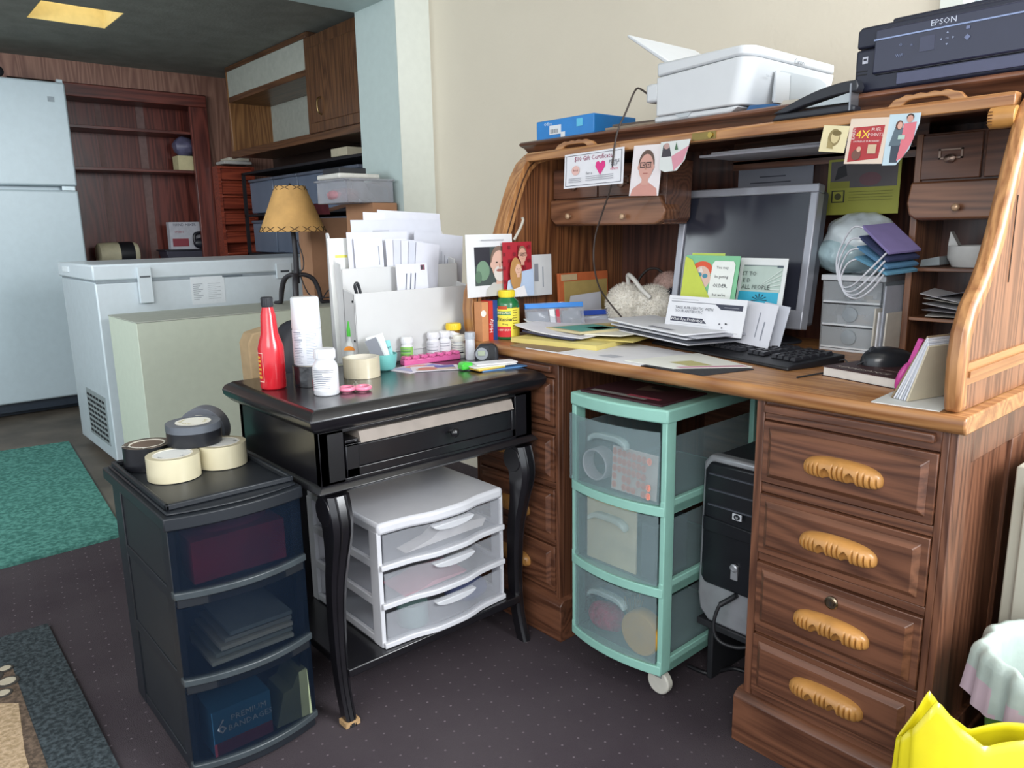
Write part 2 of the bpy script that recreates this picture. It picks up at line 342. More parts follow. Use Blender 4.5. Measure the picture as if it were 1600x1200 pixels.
#@@PART2
# ================================================================== ROLL TOP DESK
DX0, DX1 = -1.64, -.405           # side panel outer faces
PY = 1.279                        # pedestal front plane
desk = thing('roll_top_desk', 'large oak roll top desk with carved wooden pulls, against the beige wall', 'desk', (-1.02, 1.27, 0))
def ogee(y0, y1, zt, th):
    return [(y1, zt-th), (y1, zt), (y0+.006, zt), (y0+.001, zt-.005), (y0, zt-th*.45), (y0+.004, zt-th*.8), (y0+.012, zt-th)]
b = B(); b.prism(ogee(1.254, 1.95, .765, .03), 'yz', -1.655, -.39, OAKG('x')); b.obj('desktop', desk, world=True, smooth=50, bev=.003)
# pedestals
def handle(parent, cx, cz, y):
    b = B(); m = pm('#b98446', .4, var=.12, scale=25, coat=.3); L, Hh, D = .142, .04, .026
    def fn(u, v):
        s = 2*u-1; a = v*PI; zz = math.cos(a); yy = math.sin(a)
        env = max(0, 1-abs(s)**4.5)**.5; g = 0
        low = 1/(1+math.exp((zz-.25)*9))
        if .47 < abs(s) < .98: g = .30*max(0, math.sin((abs(s)-.47)*2*PI*7.8))**2*low
        if abs(s) < .16: g = .32*max(0, math.sin((s+.16)*PI*16))**2*low
        d = ((abs(s)-.31)/.125)**2+((zz+.62)/.75)**2
        if d < 1: g = .62*(1-d)**.35
        return (cx+s*L/2, y-D*(yy**.7)*env*(1-g), cz+zz*Hh/2*env**.8*(1-.12*g)+.006*(1-s*s)-.003)
    b.grid(fn, 220, 30, m); return b.obj('handle', parent, world=True, smooth=60, label='golden carved wooden pull')
def ydrawer(parent, x0, x1, z0, z1, y=PY, name='drawer', d=.014):
    b = B(); m = OAKD('x'); e = .022
    b.box(x0, x1, y-d*.35, y+.3, z0, z1, m)
    b.hexa([(x0+e*.5, y-d*.36, z0+e*.5), (x1-e*.5, y-d*.36, z0+e*.5), (x1-e*.5, y-d*.36, z1-e*.5), (x0+e*.5, y-d*.36, z1-e*.5)][::-1],
           [(x0+e, y-d, z0+e), (x1-e, y-d, z0+e), (x1-e, y-d, z1-e), (x0+e, y-d, z1-e)][::-1], m)
    return b.obj(name, parent, world=True, bev=.0015, smooth=30)
def pedestal(px0, px1, right):
    b = B(); m = OAKD('z')
    b.box(px0, px1, PY+.014, 1.93, .09, .733, m)
    b.box(px0, px0+.017, PY, PY+.014, .09, .733, m); b.box(px1-.012, px1, PY, PY+.014, .09, .733, m)
    for za, zb in ((.255, .27), (.41, .426), (.552, .571), (.697, .733), (.1, .125)): b.box(px0+.017, px1-.012, PY+.002, PY+.014, za, zb, OAKD('x'))
    if right:   # framed end panel
        for y0, y1, z0, z1 in ((PY, PY+.07, .09, .733), (1.86, 1.93, .09, .733), (PY+.07, 1.86, .67, .733), (PY+.07, 1.86, .09, .16), (1.56, 1.61, .16, .67)): b.box(px1, px1+.012, y0, y1, z0, z1, m)
        b.box(px1, px1+.004, PY+.07, 1.86, .16, .67, m)
    p = b.obj('pedestal', desk, world=True, bev=.0015)
    b = B(); b.prism([(PY-.015, 0), (PY-.015, .1), (PY-.008, .108), (PY, .113), (1.94, .113), (1.94, 0)], 'yz', px0-.014, px1+.018, OAKD('x')); b.obj('plinth', desk, world=True, bev=.002)
    for k, (z0, z1) in enumerate(((.571, .697), (.426, .552), (.27, .41), (.125, .255))):
        d = ydrawer(desk, px0+.019, px1-.013, z0+.003, z1-.002)
        q = [(1314, 738), (1306, 858), (1295, 983), (1287, 1092)][k]; c = ony(*q, PY-.02)
        handle(d, c.x if right else (px0+px1)/2, c.z, PY-.012)
        if right and k == 2:
            bb = B(); l = ony(1298, 943, PY-.016); mm = pm('#8d7f6c', .3, 1)
            bb.lathe([(.0125, 0), (.0125, -.004), (.010, -.006), (.0095, -.0045), (.0065, -.0045), (.006, -.007), (0, -.007)], mm, (l.x, PY-.011, l.z), 24, 'y'); bb.box(l.x-.001, l.x+.001, PY-.0185, PY-.0175, l.z-.004, l.z+.004, pm('#2a2420'))
            bb.obj('lock', d, world=True, label='round brass keyhole lock')
    b = B(); b.box(px0+.02, px1-.02, PY-.012, PY+.3, .712, .728, OAKD('x')); b.obj('writing_slide', desk, world=True, bev=.003)
pedestal(-.758, -.417, True); pedestal(-1.632, -1.30, False)
b = B(); b.box(-1.30, -.758, 1.9, 1.915, .2, .735, OAKD('x')); b.obj('modesty_panel', desk, world=True)
# side panels with their S curve
SP = [(1.27, .765), (1.262, .80), (1.258, .85), (1.264, .895), (1.285, .935), (1.318, .965), (1.345, 1.0), (1.372, 1.05), (1.392, 1.1), (1.412, 1.15), (1.435, 1.2), (1.462, 1.24), (1.495, 1.265), (1.53, 1.275)]
def offs(pts, d):
    out = []
    for i, p in enumerate(pts):
        a = pts[max(i-1, 0)]; c = pts[min(i+1, len(pts)-1)]; t = Vector((c[0]-a[0], c[1]-a[1])).normalized(); out.append((p[0]+t.y*d, p[1]-t.x*d))
    return out
for x0, x1, inner in ((DX0, DX0+.016, 1), (DX1-.018, DX1-.003, -1)):
    b = B(); b.prism(offs(SP, .012)+[(1.93, 1.275), (1.93, .765)], 'yz', x0, x1, OAKIN('z') if inner == 1 else OAK('z'))
    if inner == -1:
        b.prism([(1.285, .81), (1.285, .845), (1.92, .845), (1.92, .81)], 'yz', x1-.001, x1+.004, OAKG('y')); b.prism([(1.285, .822), (1.285, .832), (1.92, .832), (1.92, .822)], 'yz', x1, x1+.008, OAKG('y'))
        b.box(x1, x1+.0015, 1.44, 1.4405, .96, 1.1, pm('#3b3530', .8))
    side = b.obj('side_panel', desk, world=True, smooth=50)
    b = B(); i1 = offs(SP, .03); xm0, xm1 = (x0-.012, x0+.03) if inner == 1 else (x0-.007, x1+.005)
    b.prism(SP+i1[::-1], 'yz', xm0, xm1, OAKG('z'))
    if inner == 1: b.prism(offs(SP, .014)+offs(SP, .019)[::-1], 'yz', xm1-.0005, xm1+.001, pm('#4a2c16', .5))
    b.obj('curved_edge', side, world=True, smooth=40, bev=.008)
# cornice and top
b = B(); b.prism([(1.93, 1.302), (1.505, 1.302), (1.498, 1.296), (1.5, 1.291), (1.52, 1.284), (1.53, 1.276), (1.534, 1.268), (1.93, 1.268)], 'yz', DX0-.04, DX1+.02, OAKD('x')); b.obj('cornice', desk, world=True, smooth=50, bev=.003)
b = B(); b.prism([(1.468, 1.243), (1.468, 1.261), (1.474, 1.266), (1.50, 1.266), (1.50, 1.243)], 'yz', DX0+.02, DX1-.03, OAKG('x')); rail = b.obj('roll_rail', desk, world=True, bev=.002)
for cx, ww in ((-1.435, .15), (-.575, .135)):   # lift grips standing forward of the rail
    b = B(); n = 24; top = []; bot = []
    for i in range(n+1):
        u = i/n; s = 2*u-1; top.append((cx+s*ww/2, 1.262+.020*(1-abs(s)**5)+.0025*math.sin(u*6*PI)**2))
        bot.append((cx+s*ww/2, 1.262+(.012*(1-(abs(s)/.62)**6) if abs(s) < .62 else 0)))
    b.prism(top+bot[::-1], 'xz', 1.474, 1.486, OAKG('x')); b.obj('lift_grip', rail, world=True, smooth=40, bev=.002)
p = ony(1555, 185, 1.46)
b = B(); b.lathe([(.0, -.016), (.017, -.016), (.018, 0), (.017, .022), (0, .022)], pm('#b98446', .4, var=.1, coat=.3), (p.x+.01, 1.458, p.z), 20, 'x')
for i in range(5): b.box(p.x-.006+i*.0001, p.x+.002, 1.4385, 1.442, p.z-.012+i*.005, p.z-.0105+i*.005, pm('#6b4322'))
b.obj('end_block', rail, world=True, bev=.002)
b = B(); b.box(-1.062, -1.0, 1.4655, 1.469, 1.246, 1.262, pm('#8a7848', .4, .8)); b.lathe([(.006, 0), (.006, -.004), (0, -.004)], pm('#a8924e', .3, 1), (-1.012, 1.4655, 1.254), 16, 'y'); b.obj('lock_plate', rail, world=True, label='small brass lock plate')
b = B(); b.box(DX0+.016, DX1-.018, 1.888, 1.9, .765, 1.27, wood('oak_back_shaded', '#3c211b', '#5f3a2e', 'z', ring=8, fibre=.5)); b.obj('back_panel', desk, world=True)  # oak darkened to carry the shade deep inside the desk
# pigeonhole units
def knob(parent, x, y, z):
    b = B(); b.lathe([(.003, 0), (.003, -.008), (.0075, -.011), (.008, -.015), (.005, -.018), (0, -.0185)], pm('#c9a888', .3, .3), (x, y, z), 16, 'y'); b.obj('knob', parent, world=True, smooth=60)
def label_holder(parent, x, y, z):
    b = B(); m = pm('#9a8578', .35, .9)
    for x0, x1, z0, z1 in ((-.023, .023, .011, .014), (-.023, .023, -.006, -.003), (-.023, -.019, -.006, .014), (.019, .023, -.006, .014)): b.box(x+x0, x+x1, y-.003, y, z+z0, z+z1, m)
    b.lathe([(.011, -.001), (.011, -.009), (.004, -.013), (0, -.013)], m, (x, y, z-.006), 14, 'y', sy=.8); b.obj('label_pull', parent, world=True)
b = B(); UY = 1.58; m = OAKD('x')
b.box(-1.622, -1.225, UY+.006, 1.68, 1.066, 1.225, m); b.prism([(-1.225, 1.07), (-1.215, 1.08), (-1.21, 1.225), (-1.225, 1.225)], 'xz', UY-.005, 1.68, m)
unit = b.obj('drawer_case', desk, world=True, bev=.002)
for x0, x1 in ((-1.62, -1.45), (-1.445, -1.24)):
    b = B(); b.box(x0, x1, UY-.003, UY+.05, 1.142, 1.222, m); d = b.obj('small_drawer', desk, world=True, bev=.002)
    label_holder(d, x0+.085, UY-.003, 1.178)
b = B(); n = 14; prof = [(-1.62, 1.138), (-1.62, 1.085), (-1.60, 1.07), (-1.24, 1.066), (-1.215, 1.078), (-1.207, 1.1), (-1.225, 1.138)]
b.prism(prof, 'xz', UY-.016, UY+.05, OAK('x')); d = b.obj('wide_drawer', desk, world=True, bev=.004, smooth=50)
knob(d, -1.537, UY-.016, 1.093); knob(d, -1.337, UY-.016, 1.088)
VY = 1.74
b = B(); mz = OAK('z'); mx_ = OAK('x')
b.box(-.69, -.676, VY, 1.888, .765, 1.24, mz); b.box(-.676, DX1-.018, VY+.006, 1.888, 1.063, 1.24, OAKD('x'))
for z in (.964, .857): b.box(-.676, DX1-.018, VY+.002, 1.888, z-.008, z, mx_)
b.obj('pigeonholes', desk, world=True, bev=.0015)
for x0, x1 in ((-.676, -.562), (-.556, -.44)):
    b = B(); b.box(x0, x1, VY-.003, VY+.05, 1.146, 1.236, OAKD('x')); d = b.obj('small_drawer', desk, world=True, bev=.002); label_holder(d, (x0+x1)/2, VY-.003, 1.192)
b = B(); b.prism([(-.688, 1.142), (-.694, 1.10), (-.688, 1.075), (-.675, 1.065), (-.44, 1.065), (-.44, 1.142)], 'xz', VY-.016, VY+.04, OAK('x')); d = b.obj('wide_drawer', desk, world=True, bev=.004, smooth=50); knob(d, -.592, VY-.016, 1.088)
b = B(); b.box(-1.17, -.69, 1.80, 1.888, 1.215, 1.222, OAKD('x')); b.box(-1.17, -.69, 1.8, 1.806, 1.2, 1.268, OAKD('x')); b.obj('top_slot', desk, world=True)

# ================================================================== BLACK SIDE TABLE
TZ = .718
BLK = pm('#141317', .28, var=.15, scale=12, coat=.4, spec=.6); WORN = pm('#6d635c', .6)
tb = thing('side_table', 'black lacquered side table with one drawer and curved legs, left of the oak desk', 'table', (-1.55, .95, 0))
def ring_slab(b, x0, x1, y0, y1, prof, m):   # profile (offset, z) around a rectangle
    L = [[b.v(p) for p in ((x0-o, y0-o, z), (x1+o, y0-o, z), (x1+o, y1+o, z), (x0-o, y1+o, z))] for o, z in prof]
    b.face(L[0][::-1], m); b.face(L[-1], m)
    for A, C in zip(L, L[1:]):
        for i in range(4): b.face([A[i], A[(i+1) % 4], C[(i+1) % 4], C[i]], m)
tx0, tx1, ty0, ty1 = -1.755, -1.352, .66, 1.236
b = B(); ring_slab(b, tx0, tx1, ty0, ty1, [(0, .668), (.012, .672), (.026, .688), (.028, .700), (.022, .710), (.008, TZ), (0, TZ)], BLK); b.obj('tabletop', tb, world=True, smooth=40, bev=.002)
b = B(); b.box(tx0, tx1, ty0, ty1, .56, .668, BLK)
b = B()
b.box(tx0, tx0+.02, ty0, ty1, .553, .668, BLK); b.box(tx0, tx1, ty0, ty0+.02, .553, .668, BLK); b.box(tx0, tx1, ty1-.02, ty1, .553, .668, BLK)
b.box(tx1-.02, tx1, ty0, ty0+.055, .553, .668, BLK); b.box(tx1-.02, tx1, ty1-.055, ty1, .553, .668, BLK); b.box(tx1-.02, tx1, ty0, ty1, .553, .562, BLK); b.box(tx1-.02, tx1, ty0, ty1, .66, .668, BLK)
b.obj('apron', tb, world=True, bev=.0015)
b = B(); ring_slab(b, tx0, tx1, ty0, ty1, [(-.02, .532), (.004, .536), (.012, .543), (.006, .551), (0, .556), (-.02, .556)], BLK); b.obj('lower_moulding', tb, world=True, smooth=40, bev=.0015)
b = B(); y0, y1 = ty0+.057, ty1-.057; xf = tx1+.004
b.box(tx1-.3, tx1-.006, y0+.004, y1-.004, .566, .64, BLK)
for q in ((y0, y1, .563, .582), (y0, y1, .628, .634), (y0, y0+.03, .563, .634), (y1-.012, y1, .563, .634)): b.box(tx1-.012, xf, *q, BLK)
b.hexa([(tx1-.012, y0+.03, .582), (xf-.004, y0+.03, .582), (xf-.004, y1-.012, .582), (tx1-.012, y1-.012, .582)], [(tx1-.012, y0+.03, .628), (xf-.004, y0+.03, .628), (xf-.004, y1-.012, .628), (tx1-.012, y1-.012, .628)], BLK)
dr = b.obj('drawer', tb, world=True, bev=.0015)
b = B(); b.prism([(tx1-.30, .634), (xf+.001, .632), (tx1-.004, .655), (tx1-.3, .657)], 'xz', y0+.035, y1-.006, pm('#8a8078', .7)); b.obj('drawer_contents', dr, world=True, label='grey papers bulging out of the drawer')
b = B(); b.lathe([(.004, 0), (.004, .010), (.010, .014), (.011, .019), (.006, .024), (0, .025)], BLK, (xf-.004, .985, .611), 18, 'x'); b.obj('knob', dr, world=True, smooth=60)
def table_leg(y, sgn, x, sx):
    b = B(); N = 20; R = []
    for i in range(N+1):
        u = i/N; z = .532*(1-u)
        xo = .018*math.sin(u*PI*1.0)*0+ (.022*math.exp(-((u-.13)/.16)**2) - .014*math.sin(max(0, (u-.3)/.7)*PI) + .016*max(0, (u-.75)/.25)**2)
        wd = .034+.012*math.exp(-(u/.22)**2)+.004*(1-u)-.010*math.sin(max(0, u-.35)/.65*PI/2)
        th = .03+.026*math.exp(-((u-.1)/.14)**2)+.006*(1-u)
        cx = x+sx*xo; wy = wd/2; wx = th/2
        R.append([b.v(p) for p in ((cx-wx, y-wy, z), (cx+wx*.7, y-wy, z), (cx+wx, y-wy*.55, z), (cx+wx*.86, y-wy*.45, z), (cx+wx, y-wy*.32, z), (cx+wx, y+wy*.32, z), (cx+wx*.86, y+wy*.45, z), (cx+wx, y+wy*.55, z), (cx+wx*.7, y+wy, z), (cx-wx, y+wy, z))])
    for A, C in zip(R, R[1:]):
        for k in range(10): b.face([A[k], A[(k+1) % 10], C[(k+1) % 10], C[k]], BLK)
    b.face(R[0], BLK); b.face(R[-1][::-1], BLK); leg = b.obj('leg', tb, world=True, smooth=30)
    b = B(); b.lathe([(.03, -.026), (.033, -.022), (.033, .022), (.03, .026)], BLK, (x+sx*.006, y, .497), 24, 'y'); b.obj('scroll', leg, world=True, smooth=40)
    if sx > 0 and y < .8:
        b = B(); b.box(x-.002, x+.0285, y-.0175, y+.0175, .0005, .012, pm('#b89468', .8, var=.3)); b.obj('bare_foot', leg, world=True, label='chipped bare wood tip')
for y, sg in ((.692, -1), (1.207, 1)):
    table_leg(y, sg, tx1-.024, 1); table_leg(y, sg, tx0+.03, -1)
b = B(); b.box(tx0+.02, tx1-.012, .70, 1.2, .105, .125, BLK); b.obj('shelf', tb, world=True, bev=.003)

# ================================================================== DRAWER CARTS
def bowed(y0, y1, x, bow, n=14):   # front edge curve along y
    return [(x+bow*(1-(2*i/n-1)**2), y0+(y1-y0)*i/n) for i in range(n+1)]
# black tower, faces +x
DK = pm('#1d2127', .42, var=.12, scale=8); DKG = glassy('#1d2b3e', .26, .35, .6)
tw = thing('drawer_tower', 'black plastic three drawer tower with smoky see-through drawers, left of the black table', 'drawer unit', (-1.6, .52, 0))
levels = [(.03, .205), (.215, .385), (.395, .545)]
def shell(bx, z0, z1, lean): pass
b = B()
ox0, ox1, oy0, oy1 = -1.80, -1.40, .378, .632
b.prism([(ox0-.03, oy0-.01)]+[(x, y) for x, y in bowed(oy0-.01, oy1+.008, ox1+.0, .022)]+[(ox0-.03, oy1+.008)], 'xy', .528, .553, DK)
zt = .553
b.prism([(ox0-.02, oy0)]+[(x, y) for x, y in bowed(oy0, oy1, ox1-.012, .02)]+[(ox0-.02, oy1)], 'xy', .553, .558, DK)
for q in ((ox0-.005, ox0+.003, oy0+.004, oy1-.0), (ox1-.035, ox1-.025, oy0+.004, oy1-.0), (ox0, ox1-.025, oy0+.004, oy0+.012), (ox0, ox1-.025, oy1-.006, oy1+.002)): b.box(*q, .558, .570, DK)
top = b.obj('lid', tw, world=True, smooth=40, bev=.005)
b = B()
for z0, z1 in levels:
    b.prism([(ox0, oy0)]+bowed(oy0, oy1, ox1-.005, .022)+[(ox0, oy1)], 'xy', z0-.025 if z0 > .1 else .004, z0, DK)
for yy in (oy0, oy1-.012):
    for x0, x1 in ((ox0, ox0+.06), (ox1-.06, ox1-.022)): b.box(x0-.0007, x1+.0007, yy-.0007, yy+.0127, .0035, .5295, DK)
    b.box(ox0+.06, ox1-.05, yy+.003, yy+.006, .004, .53, pm('#1d2126', .5))
b.box(ox0+.0015, ox0+.01, oy0+.001, oy1-.001, .004, .529, DK); b.obj('frame', tw, world=True, bev=.003)
for k, (z0, z1) in enumerate(levels):
    b = B(); f0 = bowed(oy0-.003, oy1+.004, ox1-.008, .026); f1 = bowed(oy0+.001, oy1, ox1-.013, .026)
    b.prism(f0+f1[::-1], 'xy', z0+.002, z1+.001, DKG)
    b.box(ox0+.02, ox1-.02, oy0+.018, oy0+.02, z0+.006, z1-.02, DKG); b.box(ox0+.02, ox1-.02, oy1-.02, oy1-.018, z0+.006, z1-.02, DKG); b.box(ox0+.02, ox1-.012, oy0+.018, oy1-.018, z0+.004, z0+.006, DKG)
    d = b.obj('drawer', tw, world=True, smooth=50)
    b = B(); b.prism(bowed(oy0-.005, oy1+.006, ox1-.002, .028)+bowed(oy0-.005, oy1+.006, ox1-.022, .028)[::-1], 'xy', z0-.006, z0+.008, pm('#3c4347', .35, var=.1))
    b.obj('drawer_lip', d, world=True, smooth=50, bev=.002)
    if k == 2:
        b = B(); b.box(ox1-.15, ox1-.012, .415, .60, z0+.010, z0+.095, pm('#a82a48', .8, var=.25, scale=12)); b.blob((ox1-.09, .51, z0+.092), .06, .085, .018, pm('#b02a4c', .8, var=.2), noise=.03); tag(b.obj('cloth_bundle', world=(ox1-.09, .53, z0)), 'dark red bundle seen through the top drawer of the black tower', 'cloth')
    if k == 1:
        for i in range(5):
            b = B(); b.box(ox1-.16, ox1-.008-.004*(i % 2), .43+.01*i, .60, z0+.012+i*.013, z0+.020+i*.013, pm(['#d9dccc', '#a9b4ac', '#e0e0d0', '#b4bab2', '#98a8aa'][i], .8))
            tag(b.obj('paper_pad', world=(ox1-.1, .52, z0+.012+i*.013)), 'flat pale pads of paper stacked in the middle drawer of the black tower', 'paper pad', 'pads in the black tower')
    if k == 0:
        b = B(); xx = ox1+.002; b.box(ox1-.14, xx-.002, .415, .535, z0+.008, z0+.105, pm('#3a86b0', .7)); b.box(xx-.002, xx-.001, .415, .535, z0+.008, z0+.035, pm('#8c3a4a'))
        b.text('6', .435, 0, .04, fl('#aab8be'), plane='yz') if False else None
        b.T = Matrix.Translation((xx, .46, z0+.068)) @ Matrix.Rotation(PI/2, 4, 'Z')
        b.text('6', -.028, 0, .045, fl('#e6edf0'), y=-.0008); b.text('PREMIUM', .028, .012, .018, fl('#d6e0e4'), y=-.0008); b.text('BANDAGES', .030, -.008, .018, fl('#d6e0e4'), y=-.0008)
        b.T = Matrix.Identity(4)
        tag(b.obj('bandage_box', world=(ox1-.1, .47, z0+.008)), 'blue and red box of six premium bandages in the bottom drawer of the black tower', 'box')
        b = B(); b.prism([(.545, z0+.008), (.625, z0+.008), (.62, z0+.115), (.60, z0+.115), (.585, z0+.085), (.565, z0+.08)], 'yz', ox1-.08, ox1-.002, pm('#8f9878', .8)); tag(b.obj('paper_packet', world=(ox1-.04, .58, z0+.008)), 'pale green packet beside the bandage box in the bottom drawer of the black tower', 'packet')

# white drawer unit on the table shelf, faces +x
WP = pm('#c9c9ce', .4, var=.02); WG = glassy('#c6c8cf', .24, .3)
wd = thing('desktop_drawers', 'white plastic three drawer unit on the lower shelf of the black table', 'drawer unit', (-1.55, .97, .125))
wx0_, wx1, wy0, wy1, wz0_, wz1 = -1.73, -1.385, .80, 1.165, .126, .425
b = B(); nn = 16
def wave(y0, y1, x, n=24): return [(x+.014*math.exp(-((2*i/n-1)/.45)**4)+.006*(1-(2*i/n-1)**2), y0+(y1-y0)*i/n) for i in range(n+1)]
b.prism([(wx0_, wy0)]+wave(wy0, wy1, wx1)+[(wx0_, wy1)], 'xy', wz1-.028, wz1, WP); b.obj('top_panel', wd, world=True, smooth=50, bev=.008)
b = B()
for yy in (wy0, wy1-.01):
    b.box(wx0_-.0007, wx0_+.03, yy-.0007, yy+.0107, wz0_-.0005, wz1-.02, WP); b.box(wx1-.04, wx1-.0033, yy-.0007, yy+.0107, wz0_-.0005, wz1-.02, WP)
    for z in (wz0_, .219, .312): b.box(wx0_, wx1-.01, yy, yy+.01, z, z+.02, WP)
b.box(wx0_, wx1-.01, wy0, wy1, wz0_, wz0_+.006, WP); b.box(wx0_, wx0_+.006, wy0, wy1, wz0_, wz1-.02, WP)
for z in (.222, .315): b.box(wx0_, wx1-.01, wy0, wy1, z, z+.004, WP)
b.obj('frame', wd, world=True, bev=.003)
for k, z0 in enumerate((wz0_+.004, .226, .319)):
    z1 = z0+.078; b = B()
    b.prism(wave(wy0+.012, wy1-.012, wx1+.002)+wave(wy0+.012, wy1-.012, wx1-.002)[::-1], 'xy', z0+.006, z1, WG); b.box(wx0_+.02, wx1-.004, wy0+.014, wy1-.014, z0+.004, z0+.006, WG)
    d = b.obj('drawer', wd, world=True, smooth=50)
    b = B(); b.prism(wave(wy0+.002, wy1-.002, wx1+.007)+wave(wy0+.002, wy1-.002, wx1-.012)[::-1], 'xy', z0-.004, z0+.009, WP); b.obj('drawer_rail', d, world=True, smooth=50, bev=.002)
    b = B(); b.prism([(.99+.06*math.cos(t*PI/12), z1-.004-.017*math.sin(t*PI/12)) for t in range(13)], 'yz', wx1+.012, wx1+.030, glassy('#dcdde2', .7, .3)); b.obj('finger_pull', d, world=True, smooth=50, bev=.002)
for nm, lb, c_, col, sz in (('envelope_bundle', 'loose white papers in the top drawer of the white drawer unit', (-1.42, 1.0, .33), '#dcd6d2', (.02, .12, .028)), ('pink_folder', 'pink strip of paper in the middle drawer of the white drawer unit', (-1.43, .95, .236), '#b97a86', (.05, .09, .01)), ('roll_container', 'grey-green round container in the bottom drawer of the white drawer unit', (-1.43, .91, .135), '#7f9b98', None), ('cloth_pouch', 'blue pouch in the bottom drawer of the white drawer unit', (-1.44, 1.08, .135), '#5e6790', None)):
    b = B()
    if sz: b.prism([(-sz[1], 0), (sz[1]*.9, .004), (sz[1], sz[2]*.8), (-.01, sz[2]*1.3), (-sz[1]*.4, sz[2]*.5)], 'yz', -sz[0], sz[0], pm(col, .8)); o = b.obj(nm)
    elif nm[0] == 'r': b.lathe([(.036, 0), (.038, .004), (.038, .05), (.036, .054)], pm(col, .6), (0, 0, 0)); o = b.obj(nm)
    else: b.blob((0, 0, .026), .05, .06, .026, pm(col, .8), noise=.04); o = b.obj(nm)
    o.location = c_; tag(o, lb, nm.split('_')[-1])

# teal cart under the desk, faces -y, slightly turned
TL = pm('#8fc0b2', .45, var=.03); TG = glassy('#a3b8bc', .25, .35)
ct = thing('drawer_cart', 'mint green three drawer rolling cart under the oak desk', 'drawer cart', (-1.091, 1.44, 0), math.radians(1))
W2, D2 = .137, .19
def bowx(x0, x1, y, bow, n=14): return [(x0+(x1-x0)*i/n, y-bow*(1-(2*i/n-1)**2)) for i in range(n+1)]
cz = [.085, .275, .465, .655]
b = B(); b.prism(bowx(-W2-.004, W2+.004, -D2, .02)+[(W2+.004, D2), (-W2-.004, D2)], 'xy', .652, .682, TL); b.obj('lid', ct, smooth=50, bev=.004)
b = B()
for z in cz[:3]: b.prism(bowx(-W2, W2, -D2, .022)+[(W2, D2), (-W2, D2)], 'xy', z-.022, z, TL)
for x in (-W2, W2-.012):
    b.box(x-.0007, x+.0127, -D2+.002, -D2+.036, .0655, .6545, TL); b.box(x-.0007, x+.0127, D2-.03, D2+.0007, .0655, .6545, TL)
    for z in cz[:3]: b.box(x, x+.012, -D2, D2, z-.022, z+.012, TL)
b.obj('frame', ct, bev=.002)
for k in range(3):
    z0, z1 = cz[k]+.002, cz[k+1]-.024; b = B()
    b.prism(bowx(-W2+.012 if k < 2 else -W2-.004, W2-.014, -D2-.002, .022)+bowx(-W2+.014 if k < 2 else -W2-.002, W2-.016, -D2+.002, .022)[::-1], 'xy', z0+.002, z1, TG)
    for x in (-W2+.018, W2-.02): b.box(x, x+.002, -D2+.006, D2-.02, z0, z1-.02, TG)
    b.box(-W2+.018, W2-.018, -D2+.004, D2-.02, z0, z0+.002, TG)
    d = b.obj('drawer', ct, smooth=50)
    b = B(); n = 16; pts = [(-.055+.11*i/n, z1-.034-.014*abs(2*i/n-1)**4) for i in range(n+1)]
    b.prism(pts+[(x, z+.013) for x, z in pts[::-1]], 'xz', -D2-.036, -D2-.016, glassy('#b9cccd', .28, .25)); b.obj('finger_pull', d, smooth=50, bev=.003)
for x in (-.11, .115):
    for y in (-D2+(.03 if x > 0 else .09), D2-.03):
        b = B(); b.lathe([(.027, -.010), (.03, -.007), (.03, .007), (.027, .010)], pm('#c3c0b6', .5), (x, y, .031), 24, 'y'); b.box(x-.012, x+.012, y-.012, y+.012, .045, .066, pm('#8d8f8c', .5)); b.obj('caster', ct, bev=.001)
# contents of the cart (world positions from the cart frame)
CM = wmat(ct)
def incart(o, p, rz=0):
    o.location = CM @ Vector(p); o.rotation_euler = (0, 0, math.radians(1)+rz); return o
b = B()
for i in range(9): b.tube([(.036*math.cos(a*PI/12), -.0+.004*i, .036*math.sin(a*PI/12)) for a in range(25)], .0028, pm('#c9c2c8', .4), 6)
tag(incart(b.obj('plastic_coil', smooth=60), (-.072, -.18, .515)), 'pale round plastic coil at the left of the top drawer of the mint cart', 'coil')
shp = []; r = random.Random(3)
tx_ = ['$5', '$5', '$5', '$1', '$1', '75¢', '50¢', '25¢']
for i in range(8):
    for j in range(5):
        if r.random() < .14: continue
        x = -.056+i*.0155; z = .012+j*.0195; shp.append(('e', x, z, .0068, .0083, '#f2a08c')); shp.append(('tv', x+.0005, z, .0085, tx_[i], '#b0483a'))
o = paper('sticker_sheet', 'sheet of orange price stickers inside the top drawer of the mint cart', 'sticker sheet', (0, 0, 0), 0, .128, .102, shp, '#e6d6d0'); incart(o, (.047, -D2+.006, .472)); o.rotation_euler[0] = math.radians(-3)
b = B(); b.box(-.075, .075, -.003, .003, 0, .155, pm('#ead9b8', .8)); tag(incart(b.obj('manila_envelope', bev=.002), (-.022, -D2+.014, .278)), 'tan envelope standing in the middle drawer of the mint cart', 'envelope')
b = B(); b.box(-.02, .02, -.06, .06, 0, .13, pm('#3d4750', .7)); b.text('CD-R', 0, .03, .01, fl('#cfd4d6'), y=-.0605) if False else None
tag(incart(b.obj('document_box', bev=.002), (.085, -.115, .278)), 'dark grey box behind the tan envelope in the mint cart', 'box')
b = B(); b.lathe([(.05, -.01), (.053, -.006), (.053, .02), (.05, .024)], pm('#dca33a', .5, var=.05), (0, 0, .0535), 32, 'y'); tag(incart(b.obj('round_lid', smooth=50), (.072, -D2+.012, .088)), 'round mustard yellow lid in the bottom drawer of the mint cart', 'lid')
b = B(); b.blob((0, 0, .035), .055, .035, .034, pm('#b02850', .9, var=.3, scale=60), noise=.05); tag(incart(b.obj('yarn_ball'), (-.055, -D2+.04, .088)), 'crimson ball of yarn in the bottom drawer of the mint cart', 'yarn')
